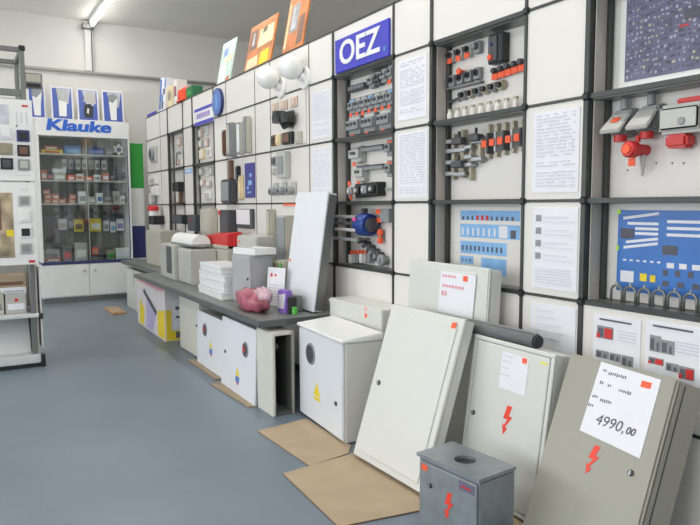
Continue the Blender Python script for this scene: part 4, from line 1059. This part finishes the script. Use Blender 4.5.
for k in range(4):
    t = thing('flat_carton', 'flat white box in the stack on the bench, %s from the bottom' % ORD[k], 'box', (1.650 + 0.006 * (k % 2), 5.14 - 0.012 * k, ZB + 0.062 * k + 0.0005), (0, 0, -PI / 2 + 0.03 * (k % 3 - 1)), 'flat white boxes in a stack')
    MB().box(0, 0.58 - 0.02 * k, 0, 0.22, 0, 0.050).build('box', WHITE, t, 0.004)
    MB().box(-0.003, 0.583 - 0.02 * k, -0.003, 0.223, 0.034, 0.0605).build('lid', CABW2, t, 0.003)
t = bench_box('steel_enclosure', 'grey steel enclosure with a lock right of the white box stack', 1.700, 4.500, 0.19, 0.26, 0.35, 0.17, mat('enclosure_grey', (0.42, 0.42, 0.44), 0.4, 0.1, var=0.04), lid=MATS['enclosure_grey'])
lock(t, 0.215, 0.18, -0.010, 0.010)
rects(t, [(0.20, 0.225, 0.03, 0.06)], TAG, -0.010, 0.001, 'price_tag')
t = thing('white_tray', 'shallow white tray on top of the grey steel enclosure', 'tray', (1.705, 4.49, ZB + 0.3505), (0, 0, -PI / 2 + 0.19))
MB().box(0, 0.28, 0.0, 0.18, 0, 0.012).box(0, 0.28, 0, 0.006, 0.012, 0.045).box(0, 0.28, 0.174, 0.18, 0.012, 0.045).box(0, 0.006, 0.006, 0.174, 0.012, 0.045).box(0.274, 0.28, 0.006, 0.174, 0.012, 0.045).build('tray', WHITE, t)
MB().box(0.05, 0.2, 0.03, 0.15, 0.012, 0.035).build('insert', LGREY, t)
t = bench_box('pale_enclosure', 'pale grey enclosure behind the grey steel enclosure', 1.93, 4.98, 0.0, 0.40, 0.46, 0.17, LGREY, lid=LGREY)
rects(t, [(0.05, 0.08, 0.40, 0.42)], TAG, -0.010, 0.001, 'price_tag')
t = bench_box('tall_case', 'tall dark edged grey case behind the leaflet on the bench', 2.07, 4.53, 0.0, 0.16, 0.62, 0.11, BEIGE, lid=GREY)
t = bench_box('olive_enclosure', 'olive grey enclosure with a green tape strip left of the tall leaning panel', 1.955, 4.345, 0.0, 0.165, 0.30, 0.10, BEIGE, lid=OLIVE)
t.location = (1.955, 4.345, ZB)
MB().box(0.125, 0.155, -0.013, -0.010, 0.02, 0.29).build('green_tape', mat('fresh_green', (0.12, 0.55, 0.08), 0.5, var=0.05), t)
t = thing('leaflet', 'white printed leaflet standing upright on the bench', 'leaflet', (1.835, 4.215, ZB), (-0.1, 0, -PI / 2 + 0.35))
MB().box(0, 0.17, 0, 0.004, 0, 0.265).build('sheet', PAPER, t)
rects(t, [(0.02, 0.15, 0.04 + 0.02 * q, 0.048 + 0.02 * q) for q in range(6)], INK, 0, 0.001)
rects(t, [(0.03, 0.05, 0.20, 0.225), (0.07, 0.09, 0.205, 0.22)], RED, 0, 0.001, 'red_print')
t = bench_box('dark_metal_box', 'small dark metal box at the near end of the bench beside the tall panel', 1.865, 3.98, 0.0, 0.17, 0.105, 0.055, ALU, 'box', lid=DARK)
# tall leaning panel
t = cabinet('flat_enclosure', 'tall white flat panel leaning on the bench against the wall', 1.942, 4.125, 0.012, 0.43, 0.776, 0.15, 0.06, CABW2, None, z0=ZB + 0.0095, cat='enclosure')
MB().box(-0.004, 0.434, -0.014, 0, -0.002, 0.780).build('front_sheet', CABW2, t, 0.003)
MB().box(0.4305, 0.434, 0.002, 0.058, 0.01, 0.765).build('edge_strip', ALU, t)
rects(t, [(0.012, 0.032, 0.30, 0.32)], TAG, -0.0142, 0.001, 'price_tag')
# pink bag: lumpy bag mesh
def blob(parent, name, material, cx, cy, cz, rx, ry, rz, seed, amp=0.16, n=22, mm=14):
    rnd = random.Random(seed)
    ph = [(rnd.uniform(2, 6), rnd.uniform(2, 6), rnd.uniform(0, 6)) for _ in range(5)]
    vs, fs = [], []
    for i in range(mm + 1):
        th = PI * i / mm
        for j in range(n):
            a = 2 * PI * j / n
            x, y, z = math.sin(th) * math.cos(a), math.sin(th) * math.sin(a), math.cos(th)
            k = 1 + amp * sum(math.sin(p * x * 1.7 + q * y * 1.7 + r + 2 * z) for p, q, r in ph) / 3
            zz = max(-rz * 0.80, rz * z * k)
            vs.append((cx + rx * x * k, cy + ry * y * k, cz + zz))
    for i in range(mm):
        for j in range(n):
            j2 = (j + 1) % n
            fs.append((i * n + j, (i + 1) * n + j, (i + 1) * n + j2, i * n + j2))
    o = MB().add(vs, fs).build(name, material, parent, smooth=True)
    return o
t = thing('pink_bag', 'crumpled pink plastic bag on the near end of the bench', 'bag', (1.66, 4.02, ZB), WALLROT)
blob(t, 'bag', PINK, -0.02, 0.0, 0.066, 0.23, 0.085, 0.082, 3, 0.10)
blob(t, 'bag_top', mat('clear_film', (0.55, 0.36, 0.42), 0.15, var=0.3, scale=20), 0.12, 0.02, 0.115, 0.10, 0.055, 0.055, 5, 0.14)
t = thing('purple_pack', 'purple and white package right of the pink bag', 'package', (1.775, 3.82, ZB), (0, 0, -PI / 2 + 0.2))
MB().box(-0.05, 0.05, 0, 0.05, 0, 0.15).build('pack', PURPLE, t, 0.008, 2)
MB().prism([(-0.04, 0.03), (0.02, 0.03), (0.04, 0.13), (-0.03, 0.12)], -0.002, 0).build('white_print', PAPER, t)
MB().box(0.05, 0.09, 0.0, 0.06, 0, 0.11).build('black_part', BLACK, t, 0.008)
MB().box(0.09, 0.115, 0.01, 0.04, 0, 0.05).build('green_part', MATS['fresh_green'], t, 0.004)

# ------------------------------------------------------------------ cardboard on the floor
def sheet(label, pts, z0=0.0005, th=0.006):
    t = thing('cardboard_sheet', label, 'cardboard', (pts[0][0], pts[0][1], z0), group='cardboard sheets on the floor')
    ox, oy = pts[0]
    n = len(pts)
    m = MB()
    for z in (0, th): m.v += [(x - ox, y - oy, z) for x, y in pts]
    m.f += [tuple(range(n)), tuple(range(n, 2 * n))] + [(k, (k + 1) % n, n + (k + 1) % n, n + k) for k in range(n)]
    m.build('sheet', CARD, t)
    e = MB()
    for z in (0.001, th - 0.001):
        pass
    cx = sum(p[0] for p in pts) / n; cy = sum(p[1] for p in pts) / n
    q = [((p[0] - cx) * 1.004 + cx - ox, (p[1] - cy) * 1.004 + cy - oy) for p in pts]
    for z in (0.0015, th - 0.0015): e.v += [(x, y, z) for x, y in q]
    e.f += [(k, (k + 1) % n, n + (k + 1) % n, n + k) for k in range(n)] + [tuple(range(n)), tuple(range(n, 2 * n))]
    e.build('corrugated_edge', BROWN, t)
sheet('large cardboard sheet on the floor in front of the leaning white cabinet', [(1.275, 2.755), (1.243, 2.17), (1.69, 2.10), (1.80, 2.24), (1.80, 2.79), (1.69, 2.80)])
sheet('cardboard sheet on the floor before the round window cabinet', [(1.405, 3.37), (1.425, 2.77), (1.67, 2.812), (1.74, 2.90), (1.74, 3.42)])
sheet('narrow cardboard strip under the nearest white meter door', [(1.50, 4.47), (1.53, 3.82), (1.585, 3.80), (1.59, 4.47)])
sheet('narrow cardboard strip under the second white meter door', [(1.585, 5.28), (1.575, 4.56), (1.64, 4.56), (1.645, 5.28)])
sheet('small cardboard scrap under the white cabinet with the red arrow', [(1.80, 2.02), (1.79, 1.73), (1.90, 1.73), (1.90, 2.02)])
t = thing('wood_block', 'small brown board lying on the floor before the glass showcase', 'board', (1.52, 7.98, 0))
MB().box(0.0, 0.16, 0.0, 0.52, 0.0, 0.025).build('board', mat('light_wood', (0.50, 0.28, 0.14), 0.6, var=0.15), t, 0.004)
MB().box(0.03, 0.13, 0.05, 0.47, 0.025, 0.032).build('top_layer', CARD, t)

# ------------------------------------------------------------------ glass showcase on the back wall
SX0, SX1, SY, SD = 0.915, 2.075, 9.33, 0.40
t = thing('glass_showcase', 'tall white glass showcase with blue lettering on its header', 'showcase', (SX0, SY, 0))
W = SX1 - SX0
MB().box(0, W, -0.01, SD, 2.19, 2.41).build('header', WHITE, t, 0.004)
for dx in (-0.006, 0.006):
    lettering('Klauke', 0.20, mat('header_blue', (0.02, 0.13, 0.62), 0.4, var=0), t, 0.515 + dx, -0.013 - dx * 0.1, 2.325, offset=0.005, shear=0.12, sx=1.45)
MB().box(0, 0.03, 0, SD, 0.545, 2.19).build('side_panel', WHITE, t, 0.002)
MB().box(W - 0.03, W, 0, SD, 0.545, 2.19).build('side_panel', WHITE, t, 0.002)
MB().box(0.03, W - 0.03, SD - 0.02, SD, 0.545, 2.19).build('back_lining', DINT, t)
for z in (1.96, 1.615, 1.31): MB().box(0.03, W - 0.03, 0.02, SD - 0.02, z - 0.012, z + 0.008).build('glass_shelf', LGREY, t, 0.002)
MB().box(0, W, -0.015, SD, 0.515, 0.545).build('base_top', NAVY, t, 0.003)
MB().box(0, W, 0.01, SD, 0.07, 0.515).build('base_cabinet', WHITE, t, 0.003)
MB().box(0.02, W - 0.02, 0.03, SD, 0, 0.07).build('plinth', ALU, t)
for k in range(2):
    x0 = 0.006 + k * W / 2
    dd = MB().box(x0, x0 + W / 2 - 0.012, -0.008, 0.01, 0.085, 0.508).build('door', WHITE, t, 0.003)
    MB().lathe([(0.016, -0.035), (0.018, -0.03), (0.010, -0.008)], 12, (W / 2 + (0.07 if k else -0.07), 0, 0.42), 'y').build('knob', LGREY, dd)
MB().box(0.03, W / 2 + 0.02, 0.008, 0.012, 0.547, 2.188).build('glass_pane', GLASS, t)
MB().box(W / 2 - 0.02, W - 0.03, 0.015, 0.019, 0.547, 2.188).build('glass_pane', GLASS, t)
MB().box(W / 2 + 0.018, W / 2 + 0.024, 0.004, 0.014, 0.547, 2.188).build('pane_edge', LGREY, t)
MB().box(W - 0.034, W - 0.026, 0.0, 0.02, 0.545, 2.19).build('edge_trim', NAVY, t)

def goods(name, label, cat, x, z, w, h, d, c, c2=None, yoff=0.10, hang=False):
    t = thing(name, label, cat, (x, SY + yoff, z))
    MB().box(-w / 2, w / 2, 0, d, 0, h).build('carton' if not hang else 'blister_card', c, t, 0.003)
    if c2 is not None: rects(t, [(-w * 0.36, w * 0.36, h * 0.2, h * 0.62)], c2, 0, 0.002)
    if hang: MB().tube([(0, d, h - 0.01), (0, d + 0.05, h - 0.01)], 0.004, 6).build('hook', STEEL, t)
    return t
S1, S2, S3, S4 = 1.969, 1.624, 1.319, 0.546
goods('tool_tray', 'red and yellow tool tray at the left of the top showcase shelf', 'tray', 1.11, S1, 0.26, 0.05, 0.2, YELLOW, RED)
goods('red_pack', 'red pack lying in the top shelf tray of the showcase', 'package', 1.10, S1 + 0.0505, 0.16, 0.05, 0.12, SALMON, WHITE, 0.12)
goods('blue_case', 'pale blue tool case in the middle of the top showcase shelf', 'case', 1.36, S1, 0.20, 0.11, 0.16, DB, LBLUE)
goods('blue_case', 'dark blue tool case right of the middle on the top showcase shelf', 'case', 1.66, S1, 0.22, 0.10, 0.16, NAVY, DB)
goods('grey_case', 'grey tool case at the right half of the top showcase shelf', 'case', 1.84, S1, 0.10, 0.09, 0.16, GREY, LGREY, 0.16)
def star(name, label, x, z, r, c, hub):
    t = thing(name, label, 'die set', (x, SY + 0.10, z + r))
    P = []
    for k in range(12):
        rr = r if k % 2 == 0 else r * 0.55
        P.append((rr * math.cos(PI * k / 6 + PI / 12 * 0 - PI / 2), rr * math.sin(PI * k / 6 - PI / 2)))
    MB().prism(P, 0, 0.03).build('star', c, t, 0.003)
    MB().lathe([(r * 0.35, -0.012), (r * 0.38, 0)], 14, axis='y').build('hub', hub, t)
star('white_die_set', 'white star shaped die set on the top showcase shelf', 1.955, S1, 0.085, WHITE, NAVY)
star('blue_die_set', 'dark blue star shaped die set on the second showcase shelf', 1.955, S2, 0.085, NAVY, BLACK)
k2 = 0
for (x, w, h, c, c2, lab) in [(1.00, 0.07, 0.13, SALMON, WHITE, 'red carton at the far left'), (1.075, 0.07, 0.10, NAVY, SALMON, 'blue carton beside the red one at the left'), (1.19, 0.15, 0.10, BEIGE, WHITE, 'beige carton left of the middle'),
                              (1.19, 0.17, 0.05, PAPER, None, 'white pack lying on the beige carton'), (1.33, 0.09, 0.07, TAG, WHITE, 'orange pack in the middle, first'), (1.44, 0.09, 0.09, PAPER, SALMON, 'white and red pack in the middle'), (1.55, 0.10, 0.06, TAG, WHITE, 'orange pack right of the middle'),
                              (1.66, 0.09, 0.08, PAPER, GREY, 'white and grey pack at right'), (1.77, 0.09, 0.10, SALMON, PAPER, 'red pack left of the blue star'), (1.85, 0.05, 0.12, DARK, GREY, 'dark narrow pack beside the blue star')]:
    z = S2 + (0.1005 if 'lying on' in lab else 0)
    goods('shelf_pack', lab + ' on the second showcase shelf', 'package', x, z, w, h, 0.12, c, c2)
for k in range(7):
    goods('small_bag', 'small clear bag hanging at the back of the second showcase shelf, %s from the left' % ORD[k], 'bag', 1.28 + 0.085 * k, S2 + 0.16, 0.06, 0.13, 0.02, (PAPER, LGREY, WHITE)[k % 3], GREY, SD - 0.0955, True)
pos3 = [(1.03, 0, 0), (1.12, 0, 0), (1.21, 0, 0), (1.03, 1, 0), (1.12, 1, 0), (1.02, 2, 0), (1.33, 0, 0), (1.33, 1, 0)]
for k, (x, lv, _) in enumerate(pos3):
    goods('salmon_carton', 'salmon red carton on the third showcase shelf, %s from bottom left' % ORD[k], 'carton', x + 0.01 * (lv % 2), S3 + 0.0605 * lv, 0.082, 0.06, 0.14, SALMON, PEACH)
for k, (x, w, h, c, c2) in enumerate([(1.46, 0.10, 0.16, PAPER, GREY), (1.58, 0.09, 0.09, LGREY, PAPER), (1.68, 0.08, 0.14, WHITE, DB), (1.79, 0.09, 0.08, GREY, DARK), (1.90, 0.08, 0.17, LGREY, GREY), (1.985, 0.06, 0.10, PAPER, GREY)]):
    goods('pale_pack', 'pale pack on the third showcase shelf right of the salmon cartons, %s of six' % ORD[k], 'package', x, S3, w, h, 0.12, c, c2)
for k, (x, z, w, h, c, c2, lab) in enumerate([(1.06, 0.85, 0.12, 0.30, mat('teal_card', (0.05, 0.12, 0.15), 0.5, var=0.1), DARK, 'dark teal'), (1.225, 0.96, 0.11, 0.15, PAPER, PEACH, 'white'), (1.33, 0.94, 0.07, 0.22, DARK, GREY, 'dark grey'), (1.43, 0.93, 0.12, 0.17, YELLOW, BROWN, 'yellow and brown'), (1.65, 0.93, 0.15, 0.18, YELLOW, PAPER, 'yellow with white centre'),
                                              (1.79, 0.93, 0.07, 0.15, PAPER, GREY, 'narrow white'), (1.88, 0.91, 0.07, 0.15, PAPER, LBLUE, 'white and blue'), (1.98, 0.93, 0.10, 0.17, PAPER, PURPLE, 'white and purple')]):
    goods('blister_pack', lab + ' blister pack hanging in the bottom compartment of the showcase', 'package', x, z, w, h, 0.02, c, c2, SD - 0.0955, True)
for k in range(8):
    goods('hanging_tool', 'dark tool hanging at the top of the bottom showcase compartment, %s from the left' % ORD[k], 'tool', 1.03 + 0.125 * k, 1.13, 0.05, 0.13, 0.025, (DARK, GREY, DINT, DARK)[k % 4], BLACK, SD - 0.0955, True)
goods('tool_case', 'white carton standing at the bottom of the showcase in the middle', 'carton', 1.42, S4, 0.16, 0.24, 0.12, LGREY, WHITE)
goods('tool_case', 'long black crimping tool at the bottom of the showcase', 'tool', 1.64, S4, 0.20, 0.07, 0.10, BLACK, DARK)
goods('tool_case', 'olive carton at the bottom of the showcase', 'carton', 1.80, S4, 0.11, 0.13, 0.10, OLIVE, GREEN)
goods('tool_case', 'white box at the bottom right of the showcase', 'box', 1.955, S4, 0.17, 0.15, 0.12, WHITE, PAPER)
goods('tool_case', 'salmon pack lying at the bottom left of the showcase', 'package', 1.07, S4, 0.18, 0.05, 0.12, SALMON, WHITE)
goods('tool_case', 'grey pack at the bottom left behind the salmon pack', 'package', 1.07, S4, 0.20, 0.16, 0.08, LGREY, GREY, 0.25)
goods('tool_case', 'dark red pack standing left of the middle at the bottom of the showcase', 'package', 1.245, S4, 0.11, 0.20, 0.10, DINT, RED)
goods('tool_case', 'small orange pack on the black crimping tool', 'package', 1.60, S4 + 0.0705, 0.07, 0.10, 0.06, TAG, BRASS)

# tool posters on top of the showcase
def tool_board(label, x, w, kind):
    t = thing('tool_poster', label, 'poster', (x, SY + 0.10, 2.4105), (-0.12, 0, 0), 'tool posters on the showcase')
    h = 0.44
    MB().box(-w / 2, w / 2, 0, 0.012, 0, h).build('board', PAPER, t, 0.002)
    MB().prism([(-w * 0.43, 0.02), (w * 0.43, 0.02), (w * 0.43, h - 0.02), (-w * 0.43, h - 0.02)], -0.0012, 0).build('blue_print', mat('tool_poster_blue', (0.06, 0.11, 0.42), 0.4, var=0.1), t)
    MB().prism([(-w * 0.26, h - 0.025), (-w * 0.05, 0.20), (w * 0.28, 0.22), (w * 0.40, h - 0.025)], -0.0016, -0.0012).build('pale_print', mat('poster_pale', (0.50, 0.52, 0.56), 0.5, var=0.15, scale=14), t)
    if kind == 'fork':
        P = [(-0.045, 0.05), (0.045, 0.05), (0.055, 0.24), (-0.045, 0.26)]
        MB().prism(P, -0.004, -0.0015).build('tool_print', WHITE, t)
        for q in range(3): MB().prism([(-0.05 + q * 0.04, 0.26), (-0.03 + q * 0.04, 0.26), (-0.045 + q * 0.055, 0.40), (-0.065 + q * 0.055, 0.40)], -0.004, -0.0015).build('prong_print', LGREY, t)
    elif kind == 'black':
        MB().prism([(-0.05, 0.05), (0.05, 0.05), (0.065, 0.19), (0.03, 0.24), (-0.04, 0.23), (-0.06, 0.15)], -0.004, -0.0015).build('tool_print', BLACK, t)
        MB().prism([(-0.02, 0.12), (0.0, 0.10), (0.01, 0.17), (-0.01, 0.18)], -0.0055, -0.004).build('highlight_print', WHITE, t)
        MB().prism([(-0.06, 0.27), (0.10, 0.24), (0.10, 0.38), (0.0, 0.41)], -0.004, -0.0015).build('grey_print', LGREY, t)
    else:
        MB().prism([(-0.035, 0.04), (0.04, 0.04), (0.05, 0.26), (0.06, 0.33), (0.0, 0.36), (-0.05, 0.28)], -0.004, -0.0015).build('tool_print', WHITE, t)
        MB().prism([(-0.06, 0.30), (0.0, 0.27), (0.07, 0.36), (0.02, 0.40), (-0.05, 0.38)], -0.005, -0.004).build('jaw_print', GREY, t)
tool_board('blue tool poster partly hidden behind the left shelf frame on the showcase', 0.955, 0.20, 'grip')
tool_board('blue tool poster with a white forked tool on the showcase', 1.26, 0.27, 'fork')
tool_board('blue tool poster with a black tool on the showcase', 1.58, 0.27, 'black')
tool_board('blue tool poster with a white gripping tool, rightmost on the showcase', 1.90, 0.28, 'grip')

# banner between showcase and panel wall
t = thing('roll_banner', 'narrow banner with green top and navy bottom right of the showcase', 'banner', (2.19, 9.45, 0))
MB().box(-0.09, 0.09, 0, 0.02, 0.05, 2.16).build('banner_sheet', WHITE, t, 0.002)
MB().box(-0.09, 0.09, -0.004, 0, 1.53, 2.15).build('green_field', GREEN, t)
MB().box(-0.09, 0.09, -0.004, 0, 0.55, 1.0).build('navy_field', NAVY, t)
MB().box(-0.10, 0.10, -0.06, 0.08, 0, 0.05).build('base', GREY, t, 0.006)

# ------------------------------------------------------------------ gondola shelf at the left
GX0, GX1, GY = -0.75, 0.525, 5.70
SH = mat('shelf_grey_white', (0.62, 0.64, 0.64), 0.45, var=0.03)
t = thing('gondola_shelf', 'grey metal gondola shelf with an open top frame at the left edge', 'shelf', (GX0, GY, 0))
w = GX1 - GX0
MB().box(0, w, 0.0, 0.55, 0.0, 0.035).build('plinth', BLACK, t)
MB().box(0, w + 0.0, -0.02, 0.55, 0.035, 0.10).build('base_deck', SH, t, 0.008, 2)
MB().box(w + 0.0, w + 0.03, -0.03, 0.03, 0.0, 0.105).build('foot', BLACK, t, 0.006)
MB().box(0, w - 0.03, 0.48, 0.50, 0.10, 2.12).build('back_panel', LGREY, t)
o = MB().box(0, w - 0.06, 0.0, 0.006, 0.0, 0.32).build('kick_panel', SH, t); o.location = (0.0, 0.12, 0.10); o.rotation_euler = (-0.5, 0, 0)
MB().box(0, w, -0.01, 0.48, 0.40, 0.43).build('shelf_board', SH, t, 0.004)
MB().box(w - 0.005, w + 0.028, -0.015, 0.02, 0.385, 0.43).build('shelf_end', BLACK, t, 0.004)
for y in (0.0, 0.50):
    MB().box(w - 0.055, w - 0.02, y + 0.02, y + 0.055, 0.10, 2.50).build('post', ALU, t, 0.003)
    MB().box(0.05, 0.085, y + 0.02, y + 0.055, 0.10, 2.50).build('post', ALU, t, 0.003)
    MB().box(0.085, w - 0.055, y + 0.02, y + 0.055, 2.465, 2.50).build('top_rail', ALU, t, 0.003)
    MB().box(0.085, w - 0.055, y + 0.02, y + 0.055, 2.13, 2.18).build('cross_rail', ALU, t, 0.003)
for x in (0.05, w - 0.055):
    MB().box(x, x + 0.035, 0.055, 0.52, 2.465, 2.50).build('side_rail', ALU, t, 0.003)
    MB().box(x, x + 0.035, 0.055, 0.52, 2.13, 2.18).build('side_rail', ALU, t, 0.003)
MB().box(w - 0.058, w - 0.012, 0.012, 0.06, 2.475, 2.515).build('corner_joint', BLACK, t, 0.006)
MB().box(w - 0.02, w - 0.004, 0.03, 0.50, 0.10, 0.80).build('side_panel', SIDE, t)
MB().box(w + 0.012, w + 0.028, 0.06, 0.42, 0.14, 0.80).build('hanging_side_board', WHITE, t, 0.003)
t = thing('hanging_price_frame', 'small grey framed sign with a black bar hung on the shelf frame', 'sign', (0.575, 5.86, 2.215))
MB().box(-0.065, 0.065, 0, 0.02, 0, 0.125).build('frame', ALU, t, 0.004)
MB().box(-0.052, 0.052, -0.003, 0, 0.055, 0.115).build('sheet', BEIGE, t)
MB().box(-0.052, 0.052, -0.003, 0, 0.010, 0.042).build('black_bar', BLACK, t)
MB().box(-0.10, -0.065, 0.0, 0.015, 0.10, 0.115).build('arm', ALU, t)

def switch_board(label, z0, z1, samples, pics):
    t = thing('switch_board', label, 'display board', (GX0 + 0.0, GY - 0.012, z0))
    h = z1 - z0
    MB().box(0, w + 0.012, -0.025, 0.03, 0, h).build('board', WHITE, t, 0.004)
    for (x, z, s, c, c2) in samples:
        f = MB().cbox(x - GX0, z - z0, s, s, -0.037, -0.025).build('switch_frame', c, t, 0.003)
        MB().cbox(x - GX0, z - z0, s * 0.66, s * 0.66, -0.042, -0.037).build('rocker', c2, f, 0.002)
    for (x0, x1, a, b, c, nm) in pics:
        yy = -0.029 if 'detail' in nm else -0.027
        MB().box(x0 - GX0, x1 - GX0, yy, -0.025, a - z0, b - z0).build(nm, c, t)
    MB().box(w - 0.06, w - 0.015, -0.0265, -0.025, (h - 0.055 if z0 > 1.2 else 0.016), (h - 0.04 if z0 > 1.2 else 0.036)).build('red_logo', RED, t)
    return t
switch_board('upper white display board with black, olive and grey switch samples', 1.475, 2.095,
             [(0.466, 1.820, 0.088, NAVY, BLACK), (0.464, 1.708, 0.086, BLACK, BROWN), (0.462, 1.600, 0.084, GREY, LGREY), (0.345, 1.835, 0.088, CABW2, WHITE), (0.345, 1.716, 0.088, OLIVE, OLIVE), (0.345, 1.605, 0.086, BLACK, DARK), (0.225, 1.835, 0.088, WHITE, WHITE), (0.225, 1.716, 0.088, GREY, LGREY), (0.225, 1.605, 0.086, BROWN, BROWN)],
             [(0.25, 0.375, 1.90, 2.05, mat('pale_picture', (0.62, 0.63, 0.70), 0.6, var=0.2, scale=12), 'picture'), (0.425, 0.435, 1.90, 2.0, INK, 'print'), (0.455, 0.465, 1.92, 2.0, INK, 'print'), (0.49, 0.50, 1.90, 2.0, INK, 'print'), (0.40, 0.505, 1.515, 1.52, INK, 'print'), (0.42, 0.43, 1.885, 1.90, INKD, 'print')])
ROOM = mat('interior_picture', (0.45, 0.36, 0.24), 0.5, var=0.6, scale=7)
switch_board('lower white display board with room picture and mixed switch samples', 0.825, 1.465,
             [(0.452, 1.325, 0.080, LGREY, GREY), (0.450, 1.205, 0.094, WHITE, WHITE), (0.452, 1.080, 0.088, WHITE, BLACK), (0.450, 0.955, 0.084, LGREY, GREY)],
             [(-0.10, 0.372, 0.885, 1.385, ROOM, 'picture'), (0.27, 0.29, 1.10, 1.34, BROWN, 'picture_detail'), (0.32, 0.37, 1.05, 1.10, YELLOW, 'picture_detail'), (0.43, 0.45, 1.405, 1.415, INK, 'print'), (0.46, 0.48, 1.405, 1.415, INK, 'print')])
for k, (x, w_, h, z, c, c2, lab) in enumerate([(0.37, 0.15, 0.16, 0.431, LGREY, PAPER, 'light grey carton with a red mark on the gondola shelf'), (0.20, 0.17, 0.18, 0.431, BEIGE, GREY, 'beige carton at the left of the gondola shelf'), (0.36, 0.18, 0.05, 0.592, PAPER, LGREY, 'flat white pack lying on the light grey carton'), (0.34, 0.22, 0.09, 0.6425, CARD, BROWN, 'brown carton on top of the flat white pack')]):
    tt = thing('shelf_carton', lab, 'carton', (x, GY + 0.08, z))
    MB().box(-w_ / 2, w_ / 2, 0, 0.25, 0, h).build('carton', c, tt, 0.004)
    rects(tt, [(-w_ * 0.4, w_ * 0.4, h * 0.2, h * 0.5)], c2, 0, 0.002)
    if k == 0: rects(tt, [(-0.01, 0.015, h * 0.6, h * 0.75)], RED, 0, 0.002, 'red_mark')
